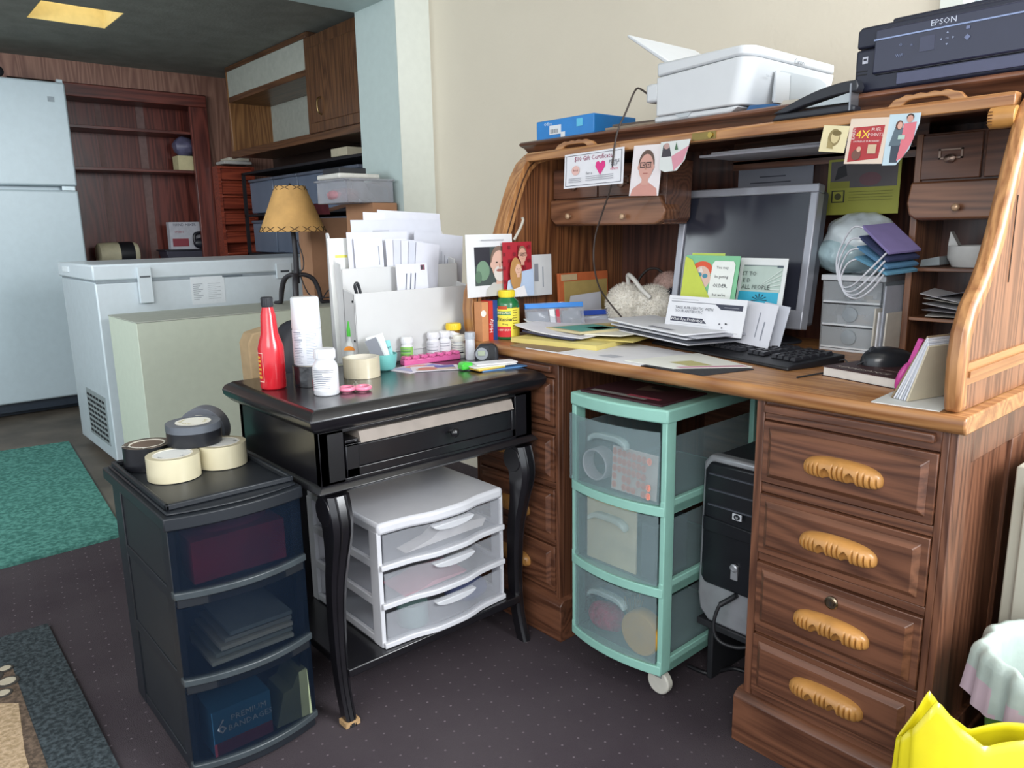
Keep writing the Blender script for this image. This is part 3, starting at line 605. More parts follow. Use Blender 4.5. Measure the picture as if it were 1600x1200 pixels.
b = B(); b.blob((0, 0, .03), .04, .035, .032, pm('#2b3858', .9, var=.2), noise=.05, seed=3); tag(incart(b.obj('cloth_bundle'), (-.085, -D2+.09, .112)), 'navy cloth bundle behind the crimson yarn in the mint cart', 'cloth')
b = B()
for a in range(26): b.tube([(.0, 0, 0), (.03*math.cos(a*.7)*(.4+.6*((a*7) % 5)/5), .018*math.sin(a*1.3), .085+.01*math.sin(a*3))], .0012, pm('#8f7a56', .8), 5)
tag(incart(b.obj('bristle_bunch'), (.0, -D2+.075, .089)), 'bunch of brown bristles between yarn and yellow lid in the mint cart', 'brush')
shp = [('r', -.11, -.08, .11, .08, '#3a1620'), ('r', -.1, -.07, .06, -.052, '#8c8a86'), ('p', [(-.02, 0), (.03, .02), (.05, .06), (-.03, .06)], '#6e5a50'), ('r', .0, -.06, .09, -.045, '#a04454'), ('e', .02, .05, .03, .018, '#150f12')]
flatpaper('magazine', 'dark maroon magazine lying on top of the mint cart', 'magazine', tuple(CM @ Vector((-.005, -.09, .683))), math.radians(1), .235, .17, shp, '#3a1620', t=.004)

# computer tower in the kneehole
pc = thing('computer_tower', 'black and silver computer tower standing in the desk kneehole', 'computer', (-.86, 1.55, 0))
PB = pm('#15171c', .3, var=.1); PS = pm('#a3a5aa', .35, .5)
px0, px1, pyf = -.942, -.776, 1.372
zb, zt2 = .185, .568
b = B(); b.box(px0+.006, px1-.006, pyf+.03, pyf+.42, zb+.005, zt2-.01, pm('#2a2c31', .5)); b.obj('case', pc, world=True, bev=.01)
b = B(); b.prism([(px0+.03, zb-.012), (px1-.02, zb-.012), (px1-.003, zb+.012), (px1, zb+.05), (px1-.004, zt2-.03), (px1-.02, zt2), (px0+.022, zt2), (px0+.006, zt2-.02), (px0, zb+.05), (px0+.006, zb+.012)], 'xz', pyf, pyf+.03, PS); b.obj('silver_bezel', pc, world=True, bev=.006)
b = B(); q0, q1 = zb+.085, zt2-.012; b.prism([(px0+.024, q0), (px1-.014, q0), (px1-.006, q0+.015), (px1-.006, q1-.02), (px1-.02, q1), (px0+.03, q1), (px0+.017, q1-.02), (px0+.014, q0+.015)], 'xz', pyf-.012, pyf+.002, PB); fp = b.obj('front_panel', pc, world=True, bev=.006, label='glossy black front panel')
b = B()
for z in (.53, .495, .46): b.box(px0+.03, px1-.012, pyf-.017, pyf-.011, z-.002, z+.002, pm('#3d4048', .3))
b.prism([(px0+.022, .40), (px1-.01, .40), (px1-.01, .425), (px0+.022, .432)], 'xz', pyf-.02, pyf-.01, PB); b.obj('drive_bay', fp, world=True, bev=.001)
c_ = ony(1148, 891, pyf-.013); b = B(); b.box(c_.x-.008, c_.x+.008, pyf-.016, pyf-.012, c_.z-.022, c_.z+.012, PS); b.lathe([(.009, 0), (.009, -.004), (.006, -.006), (.0055, -.004), (0, -.004)], PS, (c_.x, pyf-.015, c_.z+.006), 20, 'y'); b.obj('power_button', fp, world=True)
c_ = ony(1152, 809, pyf-.02); b = B(); b.box(c_.x-.011, c_.x+.011, pyf-.022, pyf-.020, c_.z-.006, c_.z+.008, pm('#b9bcc2', .4)); b.lathe([(.006, 0), (.0058, -.0007)], pm('#22242a', .4), (c_.x, pyf-.022, c_.z+.001), 18, 'y', sx=1.3); b.text('hp', c_.x, c_.z+.001, .008, pm('#c9ccd2', .4), y=pyf-.0235); b.obj('badge', fp, world=True)
b = B(); MS = pm('#1d1e22', .6)
b.box(px0, px1, pyf+.0, pyf+.42, .155, .172, MS)
for x in (px0+.005, px1-.02): b.box(x, x+.015, pyf+.04, pyf+.4, 0, .155, MS)
b.obj('stand', pc, world=True, bev=.003)
k0 = ony(1143, 935, pyf-.005); P3 = [Vector(k0), ony(1125, 945, pyf-.02), ony(1115, 975, pyf-.03), ony(1122, 1000, pyf-.03), ony(1150, 1012, pyf-.02), ony(1180, 1010, pyf+.0)]
b = B(); b.tube(P3, .004, pm('#1a1a1e', .5)); b.tube([P3[0]+Vector((.012, 0, .012)), P3[0], P3[1]], .006, pm('#1a1a1e', .5)); tag(b.obj('cable', smooth=60, world=tuple(P3[0])), 'black cable plugged into the front of the computer tower', 'cable')
b = B(); b.tube([onz(1075, 1040, .006), onz(1105, 1052, .006), onz(1125, 1048, .006), onz(1150, 1045, .006), onz(1190, 1060, .006)], .005, pm('#1a1a1e', .5)); o = b.obj('cable', smooth=60, world=tuple(onz(1105, 1052, 0))); tag(o, 'black cable lying on the carpet below the computer tower', 'cable')
#@@PART3
# ================================================================== BACK ROOM
FRW = pm('#bccbd2', .35, var=.02)
fr = thing('refrigerator', 'tall white top freezer refrigerator at the left of the back room', 'refrigerator', (-5.45, .7, 0))
fx = -5.3
b = B(); b.box(fx-.30, fx-.07, .38, 1.13, .03, 1.95, FRW); b.obj('cabinet', fr, world=True, bev=.01)
b = B(); b.box(fx-.065, fx, .37, 1.135, .085, 1.335, FRW); d = b.obj('door', fr, world=True, bev=.012, label='lower refrigerator door')
b = B(); b.box(fx-.065, fx, .37, 1.135, 1.36, 1.955, FRW); d2 = b.obj('door', fr, world=True, bev=.012, label='upper freezer door')
b = B(); b.box(fx, fx+.001, 1.035, 1.07, 1.84, 1.87, pm('#8e9aa2', .4)); b.obj('badge', d2, world=True)
b = B(); b.box(fx-.05, fx-.005, 1.05, 1.12, 1.336, 1.359, pm('#8f9a9e', .3, .6)); b.box(fx-.06, fx-.03, 1.10, 1.13, 1.955, 1.975, FRW); b.obj('hinge', fr, world=True)
b = B(); b.box(fx-.09, fx-.03, .38, 1.13, .03, .085, pm('#26303c', .5)); b.box(fx-.28, fx-.1, .4, 1.1, 0, .03, pm('#26303c', .5)); b.obj('kick_grille', fr, world=True)
# small dark thing on the fridge
b = B(); b.blob((0, 0, .035), .05, .05, .035, pm('#22262c', .7), noise=.05); o = b.obj('bag'); o.location = (-5.33, .79, 1.952); tag(o, 'small dark bundle on top of the white refrigerator', 'bag')

# built-in bookcase
RB = wood('redwood', '#4a211c', '#74392f', 'y', ring=5, fibre=.5); RBZ = wood('redwood', '#4a211c', '#74392f', 'z', ring=5, fibre=.5)
bk = thing('bookcase', 'built-in reddish brown wooden bookcase behind the chest freezer', 'bookcase', (-5.75, 1.6, 0))
bx = -5.6
b = B(); b.box(bx-.03, bx, 1.95, 2.07, 0, 1.93, RBZ); b.box(bx-.03, bx, 1.14, 2.07, 1.93, 2.01, RB); b.box(bx-.29, bx-.03, 2.05, 2.07, 0, 1.95, RBZ); b.box(bx-.29, bx-.03, 1.14, 1.16, 0, 1.95, RBZ); b.box(bx-.29, bx-.03, 1.14, 2.07, 1.94, 1.96, RB)
b.obj('frame', bk, world=True, bev=.004)
b = B(); b.box(bx-.30, bx-.288, 1.14, 2.07, 0, 1.95, RBZ)
for y, ww in ((1.42, .035), (1.68, .05)): b.box(bx-.288, bx-.286, y, y+ww, 0, 1.94, pm('#7a605c', .6, var=.1))
b.obj('back_panel', bk, world=True)
for z in (1.765, 1.505, .86): b = B(); b.box(bx-.288, bx-.04, 1.16, 2.05, z-.02, z, RB); b.obj('shelf', bk, world=True, bev=.002)
b = B(); b.box(-.06, .06, -.08, .08, 0, .10, pm('#c8bd94', .7)); b.text('FRAGILE', 0, 0, .02, fl('#5a4a3a')) if False else None
o = b.obj('carton', bev=.003); o.location = (-5.72, 1.94, 1.505); tag(o, 'cream carton on the second shelf of the red bookcase', 'box')
b = B(); b.blob((0, 0, .07), .07, .08, .07, pm('#5a5770', .4, var=.2), noise=.09, seed=4); o = b.obj('plastic_bag'); o.location = (-5.72, 1.93, 1.60); tag(o, 'crumpled dark plastic bag lying on the cream carton', 'bag')
b = B(); b.lathe([(.06, -.13), (.075, -.12), (.08, -.05), (.08, .1), (.07, .12), (0, .125)], [pm('#c9c2a4', .6), pm('#c9c2a4', .6), pm('#c9c2a4', .6), pm('#c9c2a4', .6), pm('#c9c2a4', .6)], (0, 0, .08), 24, 'y'); b.lathe([(.081, .0), (.082, .02), (.082, .08), (.081, .09)], pm('#15161c', .5), (0, 0, .08), 24, 'y')
o = b.obj('roll_container', smooth=50); o.location = (-5.68, 1.41, .86); tag(o, 'cream cylinder with black band lying on the lowest bookcase shelf', 'container')
b = B(); b.prism([(-.155, .09), (.155, .09), (.13, 0), (-.13, 0)], 'yz', -.09, .09, pm('#3c3a48', .4)); b.box(-.1, .1, -.165, .165, .09, .1, pm('#23232c', .5)); o = b.obj('plastic_tub', bev=.003); o.location = (-5.72, 1.86, .86); tag(o, 'dark shallow plastic tub on the lowest bookcase shelf', 'tub')
b = B(); b.box(-.03, .03, -.125, .125, 0, .19, pm('#b6b5bd', .7)); b.T = Matrix.Translation((.03, 0, 0)) @ Matrix.Rotation(PI/2, 4, 'Z'); b.text('HAND MIXER', -.02, .17, .026, fl('#4a4a5a'), y=-.001); b.text('SPEEDS', -.06, .12, .02, fl('#9a3a48'), y=-.001); b.box(-.11, 0, -.001, 0, .02, .075, fl('#8a3a44')); b.T = Matrix.Identity(4)
o = b.obj('mixer_box', bev=.002); o.location = (-5.70, 1.88, .96); tag(o, 'white printed appliance box on the dark tub in the bookcase', 'box')
b = B(); b.blob((0, 0, .04), .03, .06, .04, pm('#1c1c26', .4)); b.tube([(0, -.05, .05), (0, -.045, .1), (0, 0, .115), (0, .05, .1), (0, .07, .03), (0, .075, 0)], .012, pm('#1c1c26', .4)); o = b.obj('hand_mixer'); o.location = (-5.64, 1.96, .96); tag(o, 'dark hand mixer in front of the white appliance box', 'mixer')
# cedar shelf unit
CED = wood('cedar', '#6e2a1c', '#9a4630', 'y', ring=6, fibre=.6)
ce = thing('cedar_rack', 'narrow red cedar rack of stacked boards beside the bookcase', 'shelf unit', (-5.2, 2.02, 0))
cx_ = -5.48
p0, p1 = onx(343, 300, cx_), onx(400, 300, cx_)
b = B(); b.box(cx_-.1, cx_, p0.y, p0.y+.02, 0, 1.53, CED); b.box(cx_-.1, cx_, p1.y-.02, p1.y, 0, 1.53, CED); b.box(cx_-.1, cx_-.09, p0.y+.001, p1.y-.001, 0, 1.53, CED); b.obj('side_frame', ce, world=True)
for zz in (.93, 1.09, 1.22, 1.33, 1.43, 1.53): b = B(); b.prism([(cx_-.088, zz-.012), (cx_-.088, zz), (cx_+.004, zz), (cx_+.004, zz-.012), (cx_-.012, zz-.02), (cx_-.004, zz-.092), (cx_-.02, zz-.092), (cx_-.03, zz-.02)], 'xz', p0.y+.02, p1.y-.02, CED); b.obj('board', ce, world=True, bev=.003)
for i, (w_, c_) in enumerate(((.2, '#b9b5b0'), (.15, '#cdc6b6'))):
    b = B(); b.box(-.08, .08, -w_/2, w_/2, 0, .022, pm(c_, .8)); o = b.obj('folded_towel', bev=.006); o.location = (cx_-.03, (p0.y+p1.y)/2+.01*i, 1.542+i*.0225); tag(o, ['pale flat bundle on top of the cedar rack, lower of two', 'cream folded bundle topping the pair on the cedar rack'][i], 'bundle')

# upper wall cabinets, faces -y
YC = 2.10; CB = wood('cabinet_oak', '#4a2f1e', '#6d4a30', 'z', ring=7, fibre=.5); CBX = wood('cabinet_oak', '#4a2f1e', '#6d4a30', 'x', ring=7, fibre=.5); CBL = wood('cabinet_light', '#6a4426', '#94683e', 'z', ring=9, fibre=.4)
cxl = ony(355, 150, YC).x; cxm = ony(481, 120, YC).x; cxr = XK-.33
cw = thing('wall_cabinet', 'oak wall cabinet above the back room bins, left bay open, right bay with a door', 'cabinet', ((cxl+cxm)/2, YC+.15, 1.58))
zb_, zt_ = 1.575, CEIL-.003
b = B(); wh = pm('#aeb0a6', .8)
b.box(cxl, cxl+.02, YC, YC+.3, zb_, zt_, CBL); b.box(cxm-.02, cxm+.02, YC, YC+.3, zb_, zt_, CB); b.box(cxr-.02, cxr, YC, YC+.3, zb_, zt_, CB)
b.box(cxl, cxr, YC+.005, YC+.3, zb_, zb_+.02, CBX); b.box(cxl, cxr, YC-.005, YC+.02, zb_-.01, zb_+.035, CBX); b.box(cxl, cxm, YC-.003, YC+.3, zt_-.03, zt_, CBX)
b.box(cxl, cxm, YC+.29, YC+.3, zb_, zt_, wh); b.box(cxl+.02, cxm-.02, YC+.002, YC+.012, zt_-.19, zt_-.03, wh); b.box(cxl+.02, cxm-.02, YC, YC+.29, zt_-.225, zt_-.19, CBX)
b.box(cxl+.02, cxl+.028, YC+.002, YC+.29, zb_+.02, zt_-.22, CBL)
b.obj('carcass', cw, world=True, bev=.002)
b = B(); b.box(cxm+.01, cxr-.005, YC-.02, YC-.001, zb_+.03, zt_-.04, CB); b.box(cxm+.06, cxr-.05, YC-.026, YC-.019, zb_+.08, zt_-.1, CB); dd = b.obj('door', cw, world=True, bev=.004)
hp = ony(501, 165, YC-.03); b = B(); b.tube([(hp.x, YC-.02, hp.z-.045), (hp.x, YC-.045, hp.z-.035), (hp.x, YC-.05, hp.z), (hp.x, YC-.045, hp.z+.035), (hp.x, YC-.02, hp.z+.045)], .005, pm('#a08a60', .3, 1)); b.obj('handle', dd, world=True, smooth=60)
# bins under it on a dark shelf frame
BIN = pm('#5c6474', .35, var=.2, scale=6); BING = glassy('#78849a', .7, .25)
sh = thing('wire_shelf', 'dark shelving holding two rows of clear bins under the wall cabinet', 'shelving', (-4.4, 2.35, 0))
b = B()
for z in (.93, 1.19, 1.47): b.box(cxl, cxr, YC+.05, YC+.42, z-.015, z, pm('#1c1a20', .7))
for x in (cxl, -4.2, cxr-.02): b.box(x, x+.02, YC+.4, YC+.42, 0, 1.5, pm('#1c1a20', .7)); b.box(x, x+.02, YC+.05, YC+.07, 0, 1.47, pm('#1c1a20', .7)) if x != -4.2 else None
b.obj('shelf_frame', sh, world=True)
pxs = [388, 425, 464, 508, 562]
for r_, (z0, z1) in enumerate(((1.195, 1.43), (.935, 1.16))):
    for i in range(4):
        xa, xb = ony(pxs[i], 270, YC+.06).x, ony(pxs[i+1], 270, YC+.06).x; xb = min(xb, cxr-.03)
        b = B(); b.prism([(xa+.012, z0), (xb-.012, z0), (xb-.006, z1-.03), (xa+.006, z1-.03)], 'xz', YC+.06, YC+.36, BING);
        o = thing('storage_bin', ['', ''][0] or ('clear blue-grey bin in the %s row under the wall cabinet, %s' % (('upper', 'lower')[r_], ('leftmost', 'second from the left', 'third from the left', 'next to the opening')[i])), 'bin', ((xa+xb)/2, YC+.2, z0), 0, 'clear bins under the wall cabinet')
        b.obj('tub', o, world=True, bev=.006)
        b = B(); b.box(xa+.002, xb-.002, YC+.052, YC+.37, z1-.03, z1-.012, BIN); b.obj('lid', o, world=True, bev=.004)
        b = B(); b.blob(((xa+xb)/2, YC+.2, z0+.075), (xb-xa)*.4, .11, .07, pm(['#4a4e5c', '#6a6470', '#50606c', '#5c5866'][i], .9), noise=.05, seed=i+r_); b.obj('contents', o, world=True)
# things on shelf top near the jamb
b = B(); b.box(-.09, .09, -.08, .08, 0, .045, pm('#b7ae98', .8)); o = b.obj('carton', bev=.004); o.location = (ony(538, 205, YC+.1).x+.03, YC+.12, 1.471); tag(o, 'low cream carton squeezed under the wall cabinet door', 'box')

# chest freezer
CF = pm('#c9d2d8', .3, var=.02); CFS = pm('#b9c4ca', .4, var=.03)
cf = thing('chest_freezer', 'long white chest freezer behind the cream painted box', 'freezer', (-4.05, 1.4, 0))
gx, gx0, gy0, gy1 = -3.72, -4.40, .815, 2.05
b = B(); b.box(gx0, gx-.01, gy0, gy1, .04, .86, CFS); b.box(gx-.01, gx, gy0+.0, gy1, .04, .855, CF); b.box(gx0+.05, gx-.05, gy0+.05, gy1-.05, 0, .04, pm('#33363c', .6)); b.obj('body', cf, world=True, bev=.006)
b = B(); b.box(gx0-.01, gx+.008, gy0-.008, gy1+.008, .868, .938, CF); b.obj('lid', cf, world=True, bev=.008)
b = B(); b.box(gx0, gx, gy0+.004, gy1-.004, .855, .869, pm('#8f99a0', .7)); b.obj('gasket', cf, world=True)
p = onx(225, 445, gx)
b = B(); b.box(gx+.006, gx+.03, p.y-.028, p.y+.028, p.z-.08, p.z+.08, CF); b.box(gx+.03, gx+.032, p.y-.022, p.y+.022, p.z+.034, p.z+.042, pm('#5b6066', .4)); b.obj('handle', cf, world=True, bev=.006)
b = B(); p = onx(325, 450, gx); b.box(gx, gx+.001, p.y-.08, p.y+.08, p.z-.075, p.z+.055, fl('#d5dade'))
for i in range(9): b.box(gx+.001, gx+.0016, p.y-.07, p.y-.025-.01*(i % 3), p.z+.02-i*.009, p.z+.0225-i*.009, fl('#8b939a')); b.box(gx+.001, gx+.0016, p.y+.0, p.y+.06-.02*(i % 2), p.z+.02-i*.009, p.z+.0225-i*.009, fl('#a7adb2'))
b.obj('energy_label', cf, world=True)
b = B(); p = onx(363, 431, gx); b.box(gx, gx+.0015, p.y-.05, p.y+.05, p.z-.004, p.z+.005, fl('#5d6870')); b.obj('nameplate', cf, world=True)
b = B(); p = onx(442, 422, gx); b.box(gx+.002, gx+.016, p.y-.04, p.y+.04, p.z-.04, p.z+.035, CF); b.box(gx+.016, gx+.0175, p.y-.02, p.y+.025, p.z-.01, p.z+.0, fl('#3c4248')); b.obj('latch', cf, world=True, bev=.003)
b = B()
b.box(-4.16, -3.80, gy0-.004, gy0, .10, .33, pm('#8d9698', .6))
for i in range(6):
    for j in range(8): b.box(-4.14+i*.057, -4.10+i*.057, gy0-.006, gy0-.003, .115+j*.026, .127+j*.026, pm('#1c2024', .7))
b.obj('vent_grille', cf, world=True)
b = B(); b.box(-4.28, -4.16, gy0-.014, gy0-.008, .895, .92, pm('#e6ecf0', .3)); b.obj('lid_label', cf, world=True)

# cream painted box the lamp stands on
gb = B(); gb.box(-3.615, -3.2, .828, 1.84, 0, .722, pm('#c3cbbb', .7, var=.02)); gb.box(-3.617, -3.198, .826, 1.842, .722, .727, pm('#a3a69c', .7, var=.04))
tag(gb.obj('low_cabinet', bev=.002, world=(-3.4, 1.33, 0)), 'plain cream painted low box cabinet in front of the chest freezer', 'cabinet')

# lamp
LZ = .728; lp = onx(458, 362, -3.36)
lm = thing('table_lamp', 'dark iron table lamp with a stitched parchment shade on the cream cabinet', 'lamp', (-3.36, lp.y, LZ))
IR = pm('#2e2c31', .5, var=.1)
b = B(); b.tube([(0, 0, .10), (.002, .003, .22), (0, 0, .36)], [.015, .013, .011], IR); b.obj('stem', lm, smooth=60)
for a in (200, 330, 80):
    a = math.radians(a); c, s_ = math.cos(a), math.sin(a)
    b = B(); b.tube([(0, 0, .13), (.03*c, .03*s_, .14), (.075*c, .075*s_, .12), (.10*c, .10*s_, .07), (.112*c, .112*s_, .012), (.13*c, .13*s_, .006), (.15*c, .15*s_, .006)], [.012, .013, .014, .014, .012, .012, .010], IR, flat=.8); b.obj('leg', lm, smooth=60)
SHM = pm('#c79a5c', .75, var=.12, scale=14); sz0, sz1 = lp.z-LZ, onx(458, 291, -3.36).z-LZ
r0 = (onx(498, 364, -3.36).y-onx(403, 364, -3.36).y)/2; r1 = (onx(478, 291, -3.36).y-onx(435, 291, -3.36).y)/2
b = B(); b.lathe([(r0, sz0), (r1, sz1)], SHM, seg=40, cap=False); b.lathe([(r0-.003, sz0), (r1-.003, sz1)], SHM, seg=40, cap=False); shd = b.obj('lamp_shade', lm, smooth=60)
for zz, rr, n in ((sz0, r0, 16), (sz1, r1, 8)):
    b = B(); k = .06 if zz == sz0 else -.06
    for i in range(n):
        a = 2*PI*i/n; da = .35*2*PI/n
        for s_ in (-1, 1):
            P_ = [(a-s_*da, 0), (a+s_*da, .022 if zz == sz0 else -.018)]
            b.tube([((rr-(r0-r1)/(sz1-sz0)*dz+.002)*math.cos(t), (rr-(r0-r1)/(sz1-sz0)*dz+.002)*math.sin(t), zz+dz) for t, dz in P_], .0016, pm('#3a281c', .8), 5)
    b.obj('stitching', shd, label='dark cross stitches')
b = B(); b.lathe([(.004, .34), (.004, sz1+.004), (.007, sz1+.008), (0, sz1+.014)], IR, seg=10); b.tube([(r1, 0, sz1-.006), (0, 0, sz1), (-r1, 0, sz1-.006)], .002, IR); b.lathe([(.014, .35), (.014, .39), (.0, .39)], IR, seg=12); b.obj('socket', lm)
b = B(); b.tube([(.01, .012, .30), (.02, .03, .22), (.016, .03, .17), (.012, .015, .14), (.03, .05, .04), (.06, .14, .03), (.02, .15, .06), (.0, .12, .01), (.05, .09, .006)], .003, IR); b.obj('cord', lm, smooth=60)

# cardboard boxes and tub beside the jamb, standing on the cream cabinet and a bin stack
KB = pm('#a3785a', .85, var=.06, scale=12); KBD = pm('#7c5844', .85, var=.06)
b = B(); yA, yB = onx(492, 462, -3.48).y, 1.98
b.box(-3.61, -3.48, yA, yB, .728, 1.13, KB); b.prism([(yA, 1.13), (yA, 1.135), (yB, 1.20), (yB, 1.195)], 'yz', -3.61, -3.48, KBD)
tag(b.obj('cardboard_box', world=(-3.54, 1.85, .728)), 'brown cardboard box with a raised flap standing on the cream cabinet right of the lamp', 'box')
b = B(); b.box(-3.10, -2.87, 1.725, 1.845, 0, 1.18, KB) 
tag(b.obj('cardboard_box', world=(-3.0, 1.77, 0)), 'tall light brown cardboard box standing against the opening, under the clear tub', 'box')
tb_ = thing('plastic_tub', 'clear plastic tub of odds and ends on the tall cardboard box', 'tub', (-3.0, 1.77, 1.181))
y0, y1 = 1.59, 1.842
b = B(); PT = glassy('#c2c4cc', .35, .2)
for (xa, xb), (ya, yb) in (((-3.14, -3.135), (y0+.02, y1-.005)), ((-2.885, -2.88), (y0+.02, y1-.005)), ((-3.14, -2.88), (y0+.02, y0+.025)), ((-3.14, -2.88), (y1-.01, y1-.005))): b.box(xa, xb, ya, yb, 1.183, 1.275, PT)
b.box(-3.14, -2.88, y0+.02, y1-.005, 1.181, 1.184, PT)
for q in ((-3.15, -3.13, y0+.01, y1), (-2.89, -2.87, y0+.01, y1), (-3.15, -2.87, y0+.01, y0+.03), (-3.15, -2.87, y1-.012, y1)): b.box(*q, 1.272, 1.28, PT)
b.obj('tub_body', tb_, world=True, bev=.002)
b = B(); b.blob((-3.0, 1.66, 1.215), .10, .06, .03, pm('#b08088', .8, var=.2), noise=.06); tag(b.obj('cloth_bundle', world=(-3.0, 1.66, 1.185)), 'pinkish cloth inside the clear tub', 'cloth')
b = B(); b.prism([(1.72, 1.187), (1.825, 1.187), (1.82, 1.24), (1.74, 1.262)], 'yz', -2.95, -2.90, pm('#5a6a78', .5, var=.3)); tag(b.obj('packet', world=(-2.92, 1.77, 1.187)), 'blue-grey printed packet inside the clear tub', 'packet')
b = B(); b.box(-3.12, -2.92, 1.60, 1.80, 1.281, 1.303, pm('#d2d0ca', .6)); tag(b.obj('tray', bev=.008, world=(-3.02, 1.7, 1.281)), 'white flat tray lying across the clear tub', 'tray')
b = B(); b.box(-3.1, -2.95, 1.62, 1.75, 1.304, 1.328, pm('#22242a', .5)); tag(b.obj('black_case', bev=.004, world=(-3.02, 1.68, 1.304)), 'small black case on the white tray', 'case')
b = B(); b.prism([(1.50, 0), (1.62, 0), (1.61, .05), (1.54, .05)], 'yz', -3.2, -3.16, pm('#6a2430', .7, var=.3)); o = b.obj('red_packet'); o.location = (0, 0, 1.03); 
o.data.transform(Matrix.Translation((3.3, -1.62, 0))); o.location = (-3.53, 1.80, 1.145); tag(o, 'dark red packet on the brown cardboard box by the lamp', 'packet')
#@@PART4
# ================================================================== ON THE BLACK TABLE
def T_(px, py): return onz(px, py, TZ)
def bottle(name, label, loc, rb, h, body, cap, capr=None, caph=.018, neck=.006, shoulder=.012, lab=None, labcol=None, rz=0, rows=5, seed=0, cat='bottle', group=None, ridges=True, decor=None):
    o = thing(name, label, cat, loc, rz, group); capr = capr or rb*.8; hb = h-caph-neck
    b = B(); b.lathe([(rb*.9, 0), (rb, .003), (rb, hb-shoulder), (rb*.93, hb-shoulder*.45), (capr*.88, hb), (capr*.88, hb+neck)], body, seg=32); b.obj('body', o, smooth=50)
    b = B(); b.lathe([(capr, hb+neck), (capr*1.02, hb+neck+.002), (capr, h-.002), (capr*.93, h), (0, h)], cap, seg=32)
    if ridges:
        for i in range(24):
            a = i*PI/12; b.box(capr*math.cos(a)-.0006, capr*math.cos(a)+.0006, capr*math.sin(a)-.0006, capr*math.sin(a)+.0006, hb+neck+.003, h-.004, cap)
    b.obj('cap', o, smooth=50)
    if lab:
        z0, z1, a0, a1 = lab; b = B()
        b.lathe([(rb+.0004, z0), (rb+.0004, z1)], fl(labcol), seg=30, cap=False, a0=a0, a1=a1)
        r = random.Random(seed)
        for i in range(rows):
            zz = z1-.006-i*(z1-z0-.008)/rows; aa = a0+.25; ln = (a1-a0-.5)*r.uniform(.5, 1)
            b.lathe([(rb+.0007, zz-.0007), (rb+.0007, zz+.0007)], fl('#6f7380'), seg=14, cap=False, a0=aa, a1=aa+ln)
        if decor: decor(b, rb)
        b.obj('label', o, smooth=50)
    return o
CAMA = math.radians(-43)    # direction from table things towards the camera
def band(b, rb, z0, z1, a0, a1, col): b.lathe([(rb+.0009, z0), (rb+.0009, z1)], fl(col), seg=20, cap=False, a0=a0, a1=a1)
# red additive bottle
p = T_(428, 606)
o = thing('additive_bottle', 'tall red plastic bottle with black cap at the left end of the black table', 'bottle', tuple(p))
RED = pm('#c8202c', .25, var=.04, coat=.5)
k = .98; b = B(); b.lathe([(.026, 0), (.0285, .004), (.0285, .092), (.026, .102), (.019, .125), (.0165, .165), (.012, .182), (.012, .186)], RED, seg=32); b.obj('body', o, smooth=60)
b = B(); b.lathe([(.0125, .183), (.013, .185), (.0125, .204), (.011, .205), (0, .205)], pm('#22242a', .5), seg=24)
for i in range(18): a = i*PI/9; b.box(.0125*math.cos(a)-.0006, .0125*math.cos(a)+.0006, .0125*math.sin(a)-.0006, .0125*math.sin(a)+.0006, .186, .203, pm('#22242a', .5))
b.obj('cap', o, smooth=40)
b = B()
band(b, .0283, .018, .020, -1.75, -1.1, '#e3b0a0'); band(b, .0283, .082, .084, -1.75, -1.1, '#e3b0a0'); band(b, .0283, .018, .084, -1.12, -1.09, '#e3b0a0')
for i in range(6): band(b, .0283, .026+i*.009, .031+i*.009, -1.75, -1.3-.06*(i % 2), '#d99a3a')
b.obj('label', o, label='thin white outlined label with yellow lettering')
# duct tape roll with spray can on it
def tape_roll(name, label, loc, ro, ri, h, side, edge, core='#d8d2c4', tilt=(0, 0, 0), group=None, marks=()):
    o = thing(name, label, 'tape', loc, 0, group); o.rotation_euler = tilt
    b = B(); R0 = ri+.003
    b.lathe([(R0, 0), (ro, 0), (ro, h), (R0, h), (R0, 0)], [edge, side, edge, side], seg=48, cap=False); b.obj('tape_wind', o, smooth=40, bev=.0006)
    b = B(); b.lathe([(ri, 0), (R0, 0), (R0, h+.0003), (ri, h+.0003), (ri, 0)], pm(core, .8), seg=40, cap=False)
    b.obj('core', o, smooth=40)
    return o
p = T_(490, 600); tape_roll('tape_roll', 'narrow roll of dark tape wrapped in shiny plastic under the white spray can', (p.x, p.y, TZ+.0003), .044, .034, .047, pm('#1b1b1f', .22, var=.6, scale=45, bump=.5, bscale=50, coat=.6), pm('#34343a', .4))
o = thing('spray_can', 'tall white spray can with white cap standing on the dark tape roll', 'can', (p.x+.0, p.y-.008, TZ+.0485))
SCM = pm('#d3d5dc', .35, var=.02)
b = B(); b.lathe([(.0305, 0), (.0325, .002), (.0325, .078), (.030, .084)], SCM, seg=36); b.obj('body', o, smooth=50)
b = B(); b.lathe([(.0315, .082), (.0325, .084), (.031, .150), (.028, .153), (0, .153)], pm('#dfe2e6', .3, var=.01), seg=36); b.obj('cap', o, smooth=50)
b = B(); r_ = random.Random(5)
for i in range(20):
    zz = .075-i*.0036; a = CAMA-.75; band(b, .0323, zz, zz+(.0016 if i % 5 == 0 else .0009), a, a+.75*r_.uniform(.6, 1), '#7c8492'); band(b, .0323, zz, zz+.0009, a+.95, a+.95+.8*r_.uniform(.6, 1), '#99a0ac')
b.obj('label', o, label='grey printed directions on white')
